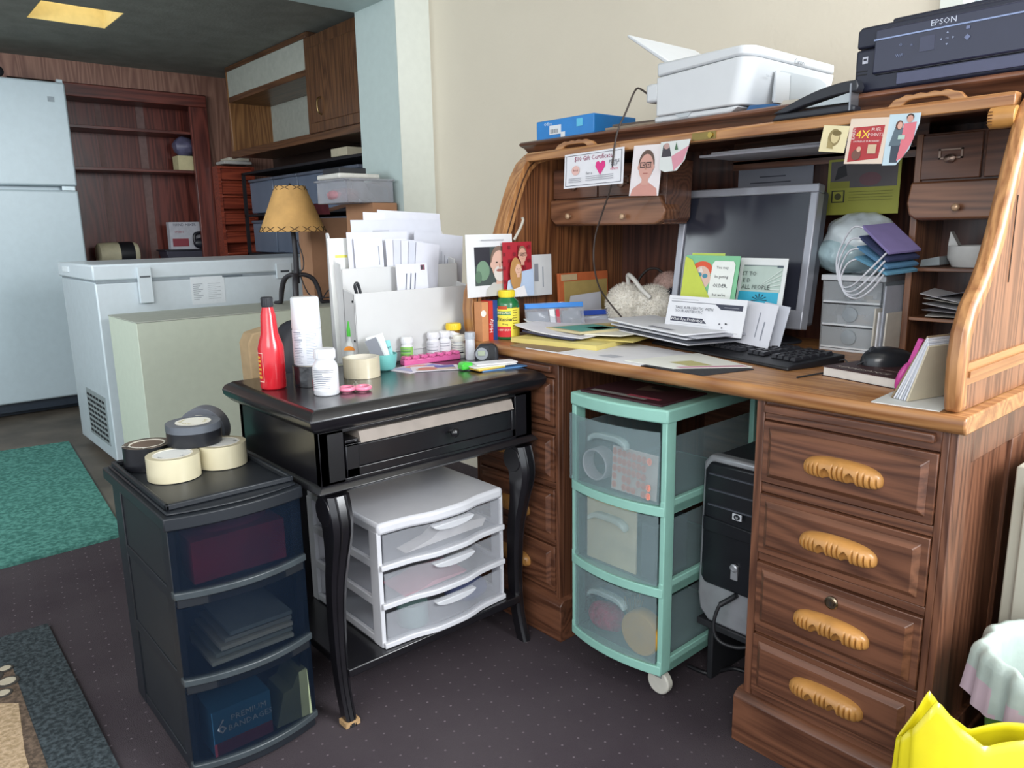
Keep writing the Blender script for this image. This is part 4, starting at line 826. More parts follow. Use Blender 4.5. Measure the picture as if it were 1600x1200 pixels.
# tapes on the black tower
LZ2 = .5592; CLR = pm('#cfc6a8', .3, var=.05, scale=10, coat=.4); CLS = pm('#bdb498', .4)
g_ = 'tape rolls on the black drawer tower'
def topprint(o, ri, ro, h, items):
    b = B()
    for a, r_, sz, t_, c_ in items: b.T = Matrix.Translation((r_*math.cos(a), r_*math.sin(a), h)) @ Matrix.Rotation(a+PI/2, 4, 'Z'); _flat_text(b, t_, 0, 0, sz, fl(c_), 0)
    b.T = Matrix.Identity(4); b.obj('print', o)
def disc(o, ri, ro, h, col, name='core_face'):
    b = B(); b.lathe([(ri, h), (ro, h+.0004)], fl(col), seg=40, cap=False); b.obj(name, o)
o = tape_roll('tape_roll', 'clear packing tape roll at the near left corner of the black tower', (-1.628, .462, LZ2), .053, .037, .050, CLR, CLS, group=g_); disc(o, .0, .041, .049, '#d6d6d2'); topprint(o, 0, 0, .0497, [(-1.2, .03, .009, 'tape', '#4a4c54'), (.4, .03, .010, 'SC', '#2a2c34')])
o = tape_roll('tape_roll', 'clear packing tape roll at the right of the black tower, under the silver one', (-1.648, .571, LZ2), .053, .037, .050, CLR, CLS, group=g_); disc(o, .0, .041, .049, '#d2d2ce'); topprint(o, 0, 0, .0497, [(1.2, .03, .010, 'XL', '#2a2c34')])
o = tape_roll('tape_roll', 'black roll with a dark printed face at the back left of the black tower', (-1.745, .445, LZ2), .050, .034, .052, pm('#17181d', .35, var=.3, scale=30), pm('#5e5248', .5, var=.5, scale=50), group=g_); disc(o, .0, .036, .050, '#6e5c50'); topprint(o, 0, 0, .0545, [(-1.0, .040, .011, 'BLACK TAPE', '#d9d6d0')])
o = tape_roll('tape_roll', 'silver duct tape roll with black side and yellow print, topmost on the black tower', (-1.684, .528, LZ2+.0515), .057, .034, .046, pm('#1a1b20', .3, var=.05), pm('#777c84', .35, .3), group=g_); disc(o, .0, .037, .0465, '#dcdad0'); topprint(o, 0, 0, .0475, [(-2.3, .026, .010, 'DUCT', '#a89a20'), (-.9, .026, .010, 'TAPE', '#a89a20'), (1.0, .026, .009, 'DUCT', '#a89a20')])
b = B(); b.lathe([(.0574, .030), (.0574, .046)], pm('#666b73', .35, .3), seg=48, cap=False); b.obj('silver_edge', o, smooth=60, label='silver upper band')
o = tape_roll('tape_roll', 'grey tape roll standing on edge at the back right of the black tower', (-1.785, .592, LZ2+.0545), .054, .036, .04, pm('#6d7078', .4, .2), pm('#585b62', .45), group=g_, tilt=(math.radians(90), 0, math.radians(50)))
# pill bottles
WB = pm('#d9dade', .35, var=.01)
p = T_(511, 616); TC = Vector((0, 0, 0))
bottle('pill_bottle', 'large white pill bottle with ribbed cap near the front edge of the black table', (p.x, p.y, TZ), .027, .100, WB, WB, .0225, .021, .005, .016, (.012, .062, CAMA-1.3, CAMA+1.2), '#d8d8db', rows=11, seed=2, group=None, decor=lambda b, rb: band(b, rb, .012, .034, CAMA-1.3, CAMA-1.05, '#c23a48'))
p = T_(566, 588); tape_roll('tape_roll', 'wide roll of clear packing tape on the black table behind the pink scissors', (p.x, p.y, TZ+.0003), .044, .037, .048, pm('#c9bfa6', .25, var=.04, coat=.4), pm('#b4aa94', .4))
p = T_(552, 574); o = thing('glue_bottle', 'white glue bottle with green tip and orange emblem inside the clear tape roll', 'bottle', (p.x-.01, p.y+.003, TZ))
b = B(); b.lathe([(.019, 0), (.021, .003), (.021, .048), (.016, .062), (.0095, .070), (.0095, .082)], pm('#d6d9d6', .4), seg=24, sy=.75); b.obj('body', o, smooth=60)
b = B(); b.lathe([(.0095, .080), (.0095, .096), (.005, .118), (.0035, .121), (0, .122)], pm('#4cc23c', .4), seg=20); b.obj('cap', o, smooth=60, label='bright green twist tip')
b = B(); b.T = Matrix.Rotation(PI/2+CAMA, 4, 'Z'); b.face([b.v((.014*math.cos(a*PI/10), -.0215, .046+.011*math.sin(a*PI/10))) for a in range(11)], fl('#e08a2c')); b.obj('emblem', o)
# scissors
p = T_(555, 611); o = thing('scissors', 'pink handled scissors lying by the clear packing tape', 'scissors', (p.x, p.y, TZ), math.radians(60))
PK = pm('#e0809c', .35, coat=.3)
for sx in (-1, 1):
    b = B(); b.tube([(sx*.017+.0155*math.cos(t*PI/10), .018*math.sin(t*PI/10), .007) for t in range(21)], .0045, PK, 10); b.obj('handle', o, smooth=60)
    b = B(); b.prism([(sx*.003, .012), (sx*.010, .016), (-sx*.002, .085), (-sx*.003, .085)], 'xy', .005+.002*(sx > 0), .0065+.002*(sx > 0), pm('#9a9da2', .3, 1)); b.obj('blade', o)
# teal cup with slips
p = T_(600, 578); o = thing('paper_holder', 'pale turquoise cup holding slips of paper, before the white mail sorter', 'cup', (p.x, p.y, TZ))
b = B(); b.lathe([(.020, 0), (.029, .006), (.034, .03), (.035, .042), (.0335, .042), (.032, .03), (.027, .008), (0, .004)], pm('#6fb8b4', .5, var=.03), seg=28); b.obj('cup', o, smooth=60)
for (dx, dy, ry, w_, h_, c_, lb, shp) in ((-.010, -.012, 22, .030, .085, '#7c7f88', 'grey slip of paper leaning in the turquoise cup', ()), (.0, .0, 16, .045, .090, '#dfe3e4', 'white card standing in the turquoise cup', ()), (.012, .004, 12, .040, .072, '#8fd0d0', 'aqua note with handwriting standing in the turquoise cup', [('t', 0, .055, .012, 'Life', '#1f3a50'), ('t', 0, .042, .011, 'Number', '#1f3a50')])):
    q = Vector((p.x+dx*.3-dy, p.y+dx, TZ+.012)); paper('note_slip', lb, 'note', tuple(q), math.radians(48), w_, h_-.012, shp, c_, tilt=math.radians(-4), roll=math.radians(-ry))
# row of small pill bottles
cy_ = [(636, 573, .0175, .070, WB, WB, (.008, .045), '#7fb45a', 'white capped pill bottle with green label, beside the turquoise cup'),
       (652, 560, .0185, .074, WB, WB, (.008, .05), '#c9cbd0', 'white pill bottle with grey print directly right of the green labelled one'),
       (676, 561, .0200, .074, WB, WB, (.010, .048), '#d4d5d9', 'white pill bottle behind the left part of the pink pill case'),
       (701, 559, .0190, .071, WB, WB, (.010, .046), '#cfd6e2', 'white pill bottle with blue patch on its label'),
       (723, 558, .0195, .073, WB, WB, (.010, .048), '#d6d2ca', 'white pill bottle behind the right end of the pink pill case'),
       (745, 560, .0185, .062, pm('#cdd0d0', .35), pm('#e2e2d8', .35), (.008, .040), '#d5d8cf', 'short white pill bottle with black strip on its label')]
for i, (px, py, rb, h, bm, cm_, lb, lc, lab_) in enumerate(cy_):
    p = T_(px, py-6); p.y = min(p.y, 1.235)
    dec = {3: lambda b, rb: band(b, rb, .014, .036, CAMA+.1, CAMA+.8, '#3f8ec2'), 5: lambda b, rb: band(b, rb, .014, .018, CAMA-.1, CAMA+.7, '#26282c'), 0: lambda b, rb: [band(b, rb, .012+.01*k, .016+.01*k, CAMA-.8, CAMA+.7, '#4e8f3a') for k in range(3)]}.get(i)
    p.x = max(p.x, -1.668)
    if i == 1: p.y -= .012
    bottle('pill_bottle', lab_, (p.x, p.y, TZ), rb, h, bm, cm_, rb*.88, .017, .004, .009, (lb[0], lb[1], CAMA-1.25, CAMA+1.25), lc, rows=4, seed=i, decor=dec)
p = T_(770, 560); o = thing('lancet_vial', 'small clear and white vial between the short pill bottle and the glucose meter', 'vial', (p.x-.035, 1.236, TZ))
b = B(); b.lathe([(.012, 0), (.013, .002), (.013, .058), (.012, .060)], pm('#d0d3da', .3), seg=20); b.obj('body', o, smooth=50)
b = B(); b.lathe([(.0145, .056), (.0145, .072), (.013, .074), (0, .074)], glassy('#c4ccd6', .6, .2), seg=20); b.obj('cap', o, smooth=50)
p = T_(742, 548); bottle('supplement_bottle', 'amber bottle with yellow cap behind the short white pill bottle', (-1.668, 1.237, TZ), .017, .092, pm('#7a5a2a', .25, coat=.4), pm('#e8c62c', .4), .0205, .018, .006, .012)
# big green bottle on the desk corner
DZ = .765
p = onz(791, 532, DZ); o = thing('supplement_bottle', 'large green bottle with yellow cap and yellow and red label at the desk corner', 'bottle', (p.x-.03, max(p.y+.03, 1.30), DZ), 0)
GR = pm('#1f6b3c', .25, var=.05, coat=.5); b = B(); rb = .034
b.lathe([(.031, 0), (rb, .004), (rb, .094), (.031, .104), (.021, .112), (.021, .118)], GR, seg=36); b.obj('body', o, smooth=60)
b = B(); b.lathe([(.022, .114), (.0225, .116), (.022, .131), (.020, .133), (0, .133)], pm('#ead02e', .4), seg=32)
for i in range(28): a = i*PI/14; b.box(.022*math.cos(a)-.0006, .022*math.cos(a)+.0006, .022*math.sin(a)-.0006, .022*math.sin(a)+.0006, .117, .130, pm('#ead02e', .4))
b.obj('cap', o, smooth=40)
b = B(); band(b, rb-.0006, .008, .086, -2.2, 1.0, '#ead94a'); band(b, rb-.0004, .008, .036, -2.2, CAMA+.35, '#c8252e'); band(b, rb-.0004, .083, .092, CAMA-.75, CAMA+.05, '#b5471f'); band(b, rb-.0003, .068, .078, CAMA-.9, CAMA+.35, '#2f7a4a')
b.lathe([(rb+.0004, .034), (rb+.0004, .080)], fl('#efe7a0'), seg=16, cap=False, a0=CAMA-1.0, a1=CAMA+.38) if False else None
for i in range(9): band(b, rb-.0002, .030+i*.007, .0325+i*.007, CAMA+.5, CAMA+.95, '#8a7a20')
def curved_text(b, s_, z, size, col, a0, rr, spacing):
    for i, ch in enumerate(s_):
        if ch == ' ': continue
        a = a0+i*spacing; b.T = Matrix.Rotation(a+PI/2, 4, 'Z'); b.text(ch, 0, z, size, fl(col), y=-rr)
    b.T = Matrix.Identity(4)
curved_text(b, 'SPRING VALLEY', .073, .009, '#efe9c0', CAMA-.75, rb+.0012, .088); curved_text(b, 'Potassium', .056, .0165, '#2a2a30', CAMA-.72, rb+.0010, .14)
curved_text(b, '99 mg', .043, .008, '#2a2a30', CAMA-.3, rb+.0010, .09); curved_text(b, 'HEART HEALTH', .027, .007, '#f0d8c8', CAMA-.6, rb+.0012, .075)
b.obj('label', o, smooth=50)
# glucose meter
p = T_(785, 562); o = thing('glucose_meter', 'small black and grey glucose meter standing at the back right of the black table', 'meter', (-1.50, 1.215, TZ), math.radians(48))
b = B(); b.prism([(-.028, 0), (.028, 0), (.032, .02), (.030, .045), (.018, .056), (-.016, .054), (-.030, .035)], 'xz', -.014, .014, pm('#23252b', .35)); b.obj('body', o, bev=.006)
b = B(); b.lathe([(.015, 0), (.016, -.0015), (0, -.0015)], pm('#8e9298', .35), (-.011, -.0142, .03), 24, 'y', sx=1.0); b.prism([(-.02, .026), (-.002, .026), (-.002, .038), (-.02, .038)], 'xz', -.0185, -.0155, pm('#9aa48e', .3)); b.obj('screen', o, label='grey oval face with small display')
b = B(); b.prism([(.01, .014), (.022, .014), (.024, .05), (.008, .05)], 'xz', -.0165, -.0142, pm('#101115', .3)); b.box(.006, .026, -.017, -.0142, .006, .01, pm('#c9ccd0', .4)); b.obj('trim', o)
# pink weekly pill case
p = T_(682, 572); o = thing('pill_organizer', 'translucent pink weekly pill case in front of the white pill bottles', 'pill case', (-1.635, 1.135, TZ), math.radians(90-6))
PKG = pm('#e26aa6', .25, alpha=.75, coat=.3)
b = B(); b.box(-.085, .085, -.013, .013, 0, .016, PKG); b.obj('tray', o, bev=.003)
for i in range(7): b = B(); x = -.073+i*.0243; b.prism([(x-.0105, .017), (x+.0105, .017), (x+.008, .024), (x-.008, .024)], 'xz', -.013, .011, PKG); b.box(x-.005, x+.005, -.017, -.012, .016, .019, PKG); b.obj('lid', o, bev=.002)
p = T_(742, 577); o = thing('pill_cutter', 'bright green plastic pill cutter at the right of the pink case', 'pill cutter', (p.x-.005, p.y, TZ+.0022), math.radians(78))
GN = pm('#43c93c', .3, alpha=.9, coat=.3)
b = B(); b.prism([(-.038, 0), (-.008, 0), (-.008, .017), (-.03, .019), (-.038, .013)], 'xz', -.014, .014, GN); b.obj('base', o, bev=.003)
b = B(); b.box(-.006, .04, -.013, .013, .001, .007, GN); b.prism([(-.006, .007), (.01, .012), (.038, .012), (.04, .007)], 'xz', -.013, -.009, GN); b.prism([(-.006, .007), (.01, .012), (.038, .012), (.04, .007)], 'xz', .009, .013, GN); b.obj('lid', o, bev=.002)
# leaflets and pads on the table
p = T_(668, 585)
flatpaper('leaflet', 'pinkish printed leaflet on the black table under the pink pill case', 'leaflet', (-1.59, 1.06, TZ), math.radians(100), .13, .085, [('e', .0, .0, .04, .03, '#d8a08c'), ('r', -.05, -.035, -.02, .03, '#a8a6c8'), ('r', .02, -.03, .055, 0, '#7a7fc0')], '#d6ccd6')
flatpaper('leaflet', 'upper leaflet of the pair, sticking out toward the table front', 'leaflet', (-1.545, 1.085, TZ+.0011), math.radians(62), .12, .07, [('r', -.05, -.028, .05, .0, '#c9b4a6'), ('r', .0, .0, .05, .03, '#5a5ea8'), ('e', -.02, -.005, .025, .02, '#c47a6a')], '#d9d2dc')
for i, (c_, dx, dy, r_, w_, l_, lb) in enumerate((('#5a8bbf', 0, .03, 80, .07, .13, 'blue edged card at the bottom of the pad stack'), ('#d8a83c', -.0, -.02, 88, .05, .08, 'mustard colored pad second in the stack'), ('#e0d27a', .002, -.02, 84, .05, .08, 'pale yellow pad in the middle of the stack'), ('#d9d8d6', .0, .0, 78, .05, .12, 'white notepad near the top of the stack'), ('#dedee2', -.006, .02, 72, .045, .11, 'topmost white notepad of the stack by the glucose meter'))):
    b = B(); b.box(-l_/2, l_/2, -w_/2, w_/2, 0, .0028, pm(c_, .7, var=.02)); o = b.obj('notepad', bev=.0005); o.location = (-1.445+dx, 1.185+dy*.8, TZ+.0002+i*.0029); o.rotation_euler = (0, 0, math.radians(r_)); tag(o, lb, 'notepad')

# white mail sorter with envelopes
ms = thing('mail_sorter', 'white tiered mail sorter full of envelopes at the back of the black table', 'mail sorter', (-1.72, 1.13, TZ+.0004), PI/2)
MW = pm('#c6c6c6', .45, var=.01); hw = .182
prof = [(.10, 0), (-.03, 0), (-.03, .19), (.025, .2), (.03, .262), (.062, .268), (.088, .34), (.10, .34)]
b = B(); b.prism(prof, 'yz', -hw, -hw+.004, MW); b.prism(prof, 'yz', hw-.004, hw, MW); b.obj('side_panels', ms, bev=.002) if False else None
for sx in (-1, 1):
    b = B(); x = sx*hw; b.prism(prof, 'yz', min(x, x-sx*.004), max(x, x-sx*.004), MW); b.obj('side_panel', ms, bev=.0015)
for nm, y, z0, h in (('front_panel', -.03, 0, .19), ('divider', .022, .0, .25), ('back_panel', .096, 0, .325)):
    b = B(); b.box(-hw, hw, y, y+.004, z0, h, MW)
    if nm == 'front_panel': b.box(-hw, hw, y-.004, y, .03, .034, MW)
    b.obj(nm, ms, bev=.001)
b = B(); b.box(-hw+.004, hw-.004, -.03, .1, 0, .004, MW); b.obj('base', ms)
for z in (.17, .07):
    b = B(); b.lathe([(.003, 0), (.003, -.002), (0, -.0025)], pm('#3a3c40', .4, .8), (-hw, -.022, z), 10, 'x'); b.obj('screw', ms)
b = B(); b.tube([(-hw+.01, -.026, .19), (-hw+.004, -.03, .21), (-hw+.012, -.03, .215), (-hw+.02, -.028, .19)], .004, pm('#2a2c30', .4)); b.obj('clip', ms, smooth=60)
def env(px0, px1, pytop, x, zbase, label, shp=(), col='#dcdce2', roll=0, tilt=-3, name='envelope'):
    a, c = onx(px0, pytop, x), onx(px1, pytop, x); w_ = c.y-a.y; h_ = (a.z+c.z)/2-zbase
    return paper(name, label, 'envelope' if name == 'envelope' else 'paper', (x, (a.y+c.y)/2, zbase), PI/2, w_, h_, [tuple(q) for q in (shp(w_, h_) if callable(shp) else shp)], col, tilt=math.radians(tilt), roll=math.radians(roll))
zb1 = TZ+.006
env(585, 684, 330, -1.800, zb1, 'largest white envelope, rearmost and tallest in the mail sorter', (), '#c9cad3', roll=3)
env(566, 600, 331, -1.796, zb1, 'narrow white envelope left of the tallest one in the mail sorter', (), '#cdcdd5', roll=2, name='envelope')
env(553, 694, 343, -1.788, zb1, 'wide white sheet with typed heading in the rear pocket of the mail sorter', lambda w, h: [('r', -w*.28, h-.030, -w*.10, h-.028, '#8a8d98'), ('r', -w*.22, h-.036, w*.04, h-.034, '#9a9da8')], '#c4c6d0', name='letter_sheet')
env(682, 696, 343, -1.793, zb1, 'cream edged envelope sticking out at the right of the mail sorter', (), '#e2dcc4', roll=-3)
env(516, 548, 372, -1.772, zb1, 'envelope with yellow stripe at the far left of the mail sorter', lambda w, h: [('r', -w*.2, h-.05, w*.4, h-.043, '#d8d060')], '#dedfdc')
env(636, 714, 364, -1.765, zb1, 'tilted envelope with slanting handwriting at the right of the mail sorter', lambda w, h: [('r', w*.05+i*.011, h*.55, w*.05+i*.011+.0015, h*.85-.01*i, '#7f8491') for i in range(4)], '#c2c4ce', roll=6)
env(546, 641, 362, -1.757, zb1, 'broad blank white envelope in the middle pocket of the mail sorter', (), '#c9cad2')
env(557, 602, 372, -1.750, zb1, 'white envelope with faint vertical print left of center in the mail sorter', lambda w, h: [('r', w*.33, h-.07, w*.36, h-.02, '#8f93a0')], '#cfd0d8')
for i in range(5):
    env(607+i*7, 640+i*8, 373+i*1.5, -1.742+i*.0035, zb1, 'slim white envelope %s in the middle bunch of the mail sorter' % ['at the left end', 'second from left', 'third from left', 'second from right', 'at the right end'][i], (lambda w, h: [('r', -w*.1, h-.06, -w*.04, h-.015, '#9a9eab')]) if i % 2 else (), ['#d0d1da', '#c3c5d0', '#cccdd6', '#c0c3ce', '#cbccd6'][i], roll=i*2.0)
env(622, 671, 412, -1.708, zb1, 'small envelope with red stamp and handwritten address in the front pocket', lambda w, h: [('r', w*.28, h-.018, w*.42, h-.004, '#7c4a5a'), ('r', w*.3, h-.016, w*.36, h-.006, '#34383f')]+[('p', [(-w*.3+i*.014, h*.58), (-w*.27+i*.014, h*.58), (-w*.16+i*.014, h*.9), (-w*.19+i*.014, h*.9)], '#5d6373') for i in range(3)], '#d2d3dc')

# ================================================================== PHOTOS AND PAPERS BY THE LEFT SIDE PANEL
def person_print(cx, cz, s, skin='#c99a84', hair='#5a4438', beard=None, glasses=False, shirt=None, hairtop=1.0):
    q = []
    if shirt: q.append(('p', [(cx-s*1.05, cz-s*2.6), (cx-s*.95, cz-s*1.25), (cx-s*.35, cz-s*.85), (cx+s*.35, cz-s*.85), (cx+s*.95, cz-s*1.25), (cx+s*1.05, cz-s*2.6)], shirt))
    q += [('r', cx-s*.25, cz-s*1.1, cx+s*.25, cz-s*.5, skin), ('e', cx, cz+s*.12*hairtop, s*.62, s*.86, hair), ('e', cx, cz-s*.05, s*.55, s*.78, skin), ('e', cx-s*.57, cz-s*.05, s*.08, s*.15, skin), ('e', cx+s*.57, cz-s*.05, s*.08, s*.15, skin)]
    if beard: q += [('e', cx, cz-s*.52, s*.42, s*.42, beard), ('e', cx, cz-s*.35, s*.25, s*.08, '#9a5a50')]
    else: q += [('r', cx-s*.18, cz-s*.45, cx+s*.18, cz-s*.40, '#9a5850')]
    q += [('e', cx-s*.2, cz+s*.08, s*.07, s*.04, '#2c2422'), ('e', cx+s*.2, cz+s*.08, s*.07, s*.04, '#2c2422'), ('p', [(cx-s*.07, cz-s*.2), (cx+s*.07, cz-s*.2), (cx, cz+s*.05)], '#b58470')]
    if glasses:
        for sx in (-1, 1):
            for (x0, z0, x1, z1) in ((-.19, .19, .19, .24), (-.19, -.08, .19, -.04), (-.19, -.08, -.15, .24), (.15, -.08, .19, .24)): q.append(('r', cx+sx*s*.24+s*x0, cz+s*z0, cx+sx*s*.24+s*x1, cz+s*z1, '#2a2628'))
        q.append(('r', cx-s*.04, cz+s*.1, cx+s*.04, cz+s*.13, '#2a2628'))
    return q
# boxes at the back corner
def onbox(px0, px1, py0, py1, x): a, c = onx(px0, py0, x), onx(px1, py1, x); return a, c
b = B(); a, c = onbox(742, 756, 472, 530, -1.585); b.box(-1.605, -1.572, max(a.y, 1.262), 1.284, DZ, DZ+.105, pm('#c98a5c', .7)); b.lathe([(.009, 0), (.009, .0006)], fl('#e9e2da'), (-1.572, (a.y+c.y)/2+.004, DZ+.075), 16, 'x')
b.text('S', (a.y+c.y)/2, DZ+.075, .014, fl('#b03a34'), y=0, plane='xz') if False else None
tag(b.obj('snack_box', bev=.001, world=(-1.6, 1.27, DZ)), 'orange-tan box with round white emblem, leftmost at the desk corner', 'box')
b = B(); a, c = onbox(757, 768, 472, 530, -1.582); y_ = 1.285; b.box(-1.605, -1.572, y_, y_+.03, DZ, DZ+.107, pm('#c23228', .5)); b.box(-1.606, -1.5715, y_+.015, y_+.0305, DZ, DZ+.1075, pm('#23407f', .5))
b.T = Matrix.Translation((-1.572, y_+.008, DZ+.03)) @ Matrix.Rotation(PI/2, 4, 'Z'); b.text('Hefty', 0, .01, .017, fl('#f0e6e2'), y=-.0012, rot=PI/2); b.T = Matrix.Identity(4)
tag(b.obj('bag_box', bev=.001, world=(-1.6, 1.30, DZ)), 'red and blue box of plastic bags beside the big green bottle', 'box')
def lean(name, label, px0, px1, pytop, pybot, x, shpf, col='#d9d9da', cat='photo'):
    a, c = onx(px0, pytop, x), onx(px1, pytop, x); d = onx((px0+px1)/2, pybot, x)
    w_, h_ = c.y-a.y, (a.z+c.z)/2-d.z
    return paper(name, label, cat, (x, (a.y+c.y)/2, d.z), PI/2, w_, h_, shpf(w_, h_), col, tilt=math.radians(-1.5))
def bearded(w, h):
    q = [('r', -w*.33, h*.18, w*.48, h*.80, '#3f4a48'), ('r', -w*.33, h*.5, w*.0, h*.80, '#26252e'), ('e', -w*.16, h*.42, w*.14, h*.16, '#6d8a72'), ('e', -w*.26, h*.32, w*.07, h*.1, '#55705c'), ('r', w*.4, h*.0, w*.5, h*.8, '#4a5a3c'),
         ('p', [(-w*.12, 0), (-w*.1, h*.12), (w*.05, h*.22), (w*.42, h*.2), (w*.42, 0)], '#b9b8b4')]
    q += person_print(w*.19, h*.52, h*.30, '#cfa898', '#7a6458', '#cfc8c2'); q.append(('r', -w*.2, h*.9, w*.3, h*.915, '#a9abb2')); return q
lean('photo_card', 'white card with photo of a bearded man in front of shrubs', 728, 801, 366, 463, -1.589, bearded, '#d6d6d8')
def couple(w, h):
    q = [('r', -w*.5, 0, w*.5, h, '#a81f2e')]
    for i in range(6):
        for j in range(8): q.append(('r', -w*.5+i*w/6, j*h/8, -w*.5+(i+.5)*w/6, (j+.5)*h/8, '#7c1622')) if (i+j) % 2 == 0 else None
    q.append(('p', [(-w*.5, 0), (-w*.4, h*.3), (w*.0, h*.45), (w*.5, h*.5), (w*.5, 0)], '#b7c8e2'))
    q += person_print(w*.12, h*.76, h*.17, '#d3a18c', '#8a6a54', glasses=True)
    q += [('e', -w*.16, h*.42, w*.20, h*.30, '#b3844e')]; q += person_print(-w*.08, h*.50, h*.13, '#dbb09a', '#c09058')
    q += [('p', [(-w*.4, 0), (-w*.3, h*.14), (w*.1, h*.2), (w*.2, 0)], '#e6e2e4')]; return q
lean('photo_card', 'photo of a smiling couple in front of red checks, beside the bearded man card', 786, 831, 378, 463, -1.580, couple, '#a81f2e')
lean('envelope', 'white envelope with grey bar code behind the couple photo', 812, 862, 398, 462, -1.592, lambda w, h: [('r', -w*.05, h*.35, w*.08, h*.78, '#8e9098'), ('r', w*.2, h*.2, w*.24, h*.7, '#a5a7b0'), ('e', -w*.25, h*.55, w*.1, h*.14, '#3a4466')], cat='envelope')
# zip bags
def zipbag(name, label, c, rz, w_, h_, stripe, tilt, items):
    o = thing(name, label, 'bag', c, rz); o.rotation_euler = (tilt, 0, rz)
    b = B(); b.grid(lambda u, v: ((u-.5)*w_, .004*math.sin(u*9)*math.sin(v*7)+.003, v*h_), 14, 8, glassy('#c4c8d2', .3, .12)); b.grid(lambda u, v: ((u-.5)*w_, .004*math.sin(u*9)*math.sin(v*7)-.003, v*h_), 14, 8, glassy('#c4c8d2', .3, .12)); b.obj('pouch', o, smooth=60)
    b = B(); b.box(-w_/2, w_/2, -.0055, .0055, h_-.016, h_-.002, pm(stripe, .4)); b.obj('zipper', o, bev=.001)
    b = B()
    for (x0, z0, x1, z1, c_) in items: b.box(x0, x1, -.0015, .0015, z0, z1, fl(c_))
    b.obj('contents', o)
p = onz(862, 498, DZ)
zipbag('zip_bag', 'clear zip bag with light blue stripe, in front of the couple photo', (-1.50, 1.47, DZ+.012), math.radians(62), .17, .085, '#3a86d8', math.radians(-22), [(-.08, .01, -.02, .06, '#8b8f98'), (-.015, .0, .0, .065, '#e2e2e6'), (.004, 0, .014, .065, '#c03048'), (.02, .0, .075, .06, '#8f939a')])
zipbag('zip_bag', 'clear zip bag with dark blue stripe holding white paper, before the orange envelope', (-1.50, 1.62, DZ+.012), math.radians(68), .15, .05, '#2448a8', math.radians(-12), [(-.05, .005, .06, .03, '#c9ccd4')])
a = onx(889, 455, -1.565); c = onx(938, 450, -1.565)
paper('folded_paper', 'white folded paper standing behind the dark blue striped bag', 'paper', (-1.565, (a.y+c.y)/2, DZ+.003), math.radians(84), c.y-a.y, .10, [], '#c9cad2', tilt=math.radians(-4), poly=[(-.075, 0), (.07, 0), (.068, .102), (-.05, .096)])
a = onx(873, 426, -1.595); c = onx(950, 427, -1.595); hw_ = (c.y-a.y)/2; hh = a.z-DZ-.004
o = thing('orange_folder', 'orange padded envelope with tan card, leaning on the left side panel of the desk', 'envelope', (-1.592, (a.y+c.y)/2, DZ+.001), PI/2); o.rotation_euler = (math.radians(-3), 0, PI/2)
b = B(); b.box(-hw_, hw_, -.004, .004, 0, hh, pm('#c8683a', .7, var=.06)); b.obj('orange_sleeve', o, bev=.001)
b = B(); b.box(-hw_+.02, hw_-.008, -.007, -.0045, 0, hh-.025, pm('#b39a5c', .8, var=.06)); b.box(-hw_+.01, -hw_*.3, -.0065, -.0045, hh-.022, hh-.004, pm('#c9b088', .8)); b.obj('tan_card', o)
#@@PART5
# ================================================================== ON THE DESK
def D_(px, py): return onz(px, py, DZ)
# stack of papers and folders on the left
def quad_sheet(name, label, cat, pts, z, t, col, group=None, curl=0, shp=None):
    c = sum((Vector(p) for p in pts), Vector((0, 0, 0)))/len(pts); b = B(); n = 12
    A, Bq, C, D = [Vector((p[0]-c.x, p[1]-c.y, 0)) for p in pts]
    def P(u, v, dz):
        q = (A*(1-u)+Bq*u)*(1-v)+(D*(1-u)+C*u)*v; return (q.x, q.y, dz+curl*(1-u)**3)
    m = pm(col, .65, var=.02)
    b.grid(lambda u, v: P(u, v, t), n, 2, m); b.grid(lambda u, v: P(u, v, 0), n, 2, m)
    for e in (lambda u, k: P(u, 0, k*t), lambda u, k: P(u, 1, k*t), lambda u, k: P(0, u, k*t), lambda u, k: P(1, u, k*t)): b.grid(e, n, 1, m)
    for (u0, v0, u1, v1, cc) in (shp or ()):
        b.grid(lambda u, v: P(u0+(u1-u0)*u, v0+(v1-v0)*v, t+.0004), 4, 1, fl(cc))
    o = b.obj(name, smooth=40); o.location = (c.x, c.y, z); return tag(o, label, cat, group)
Y = lambda px, py, z: tuple(onz(px, py, z))
fz = DZ
quad_sheet('document', 'brown-edged document at the very bottom of the desk corner paper pile', 'paper', [(-1.46, 1.262, 0), (-1.29, 1.268, 0), (-1.27, 1.52, 0), (-1.50, 1.52, 0)], fz, .002, '#8a7458')
fz += .0022
quad_sheet('yellow_folder', 'pale yellow folder forming the base of the left paper stack', 'folder', [(-1.50, 1.30, 0), (-1.235, 1.345, 0), (-1.29, 1.70, 0), (-1.56, 1.66, 0)], fz, .012, '#d9c878', shp=[(.6, .0, 1, .12, '#e6d98e')])
quad_sheet('yellow_folder', 'second yellow folder showing along the right side of the paper stack', 'folder', [(-1.42, 1.38, 0), (-1.20, 1.44, 0), (-1.27, 1.74, 0), (-1.5, 1.7, 0)], fz+.0125, .003, '#c9b868')
quad_sheet('magazine', 'dark blue and white magazine under the curled white papers', 'magazine', [(-1.51, 1.35, 0), (-1.32, 1.35, 0), (-1.36, 1.62, 0), (-1.54, 1.60, 0)], fz+.016, .004, '#3a3e58', curl=.006, shp=[(.1, .0, .5, .2, '#c9ccd8')])
quad_sheet('white_paper', 'long white paper curling up at its left corner on the stack', 'paper', [(-1.53, 1.34, 0), (-1.30, 1.36, 0), (-1.33, 1.68, 0), (-1.55, 1.66, 0)], fz+.0205, .003, '#dcdbe2', curl=.018)
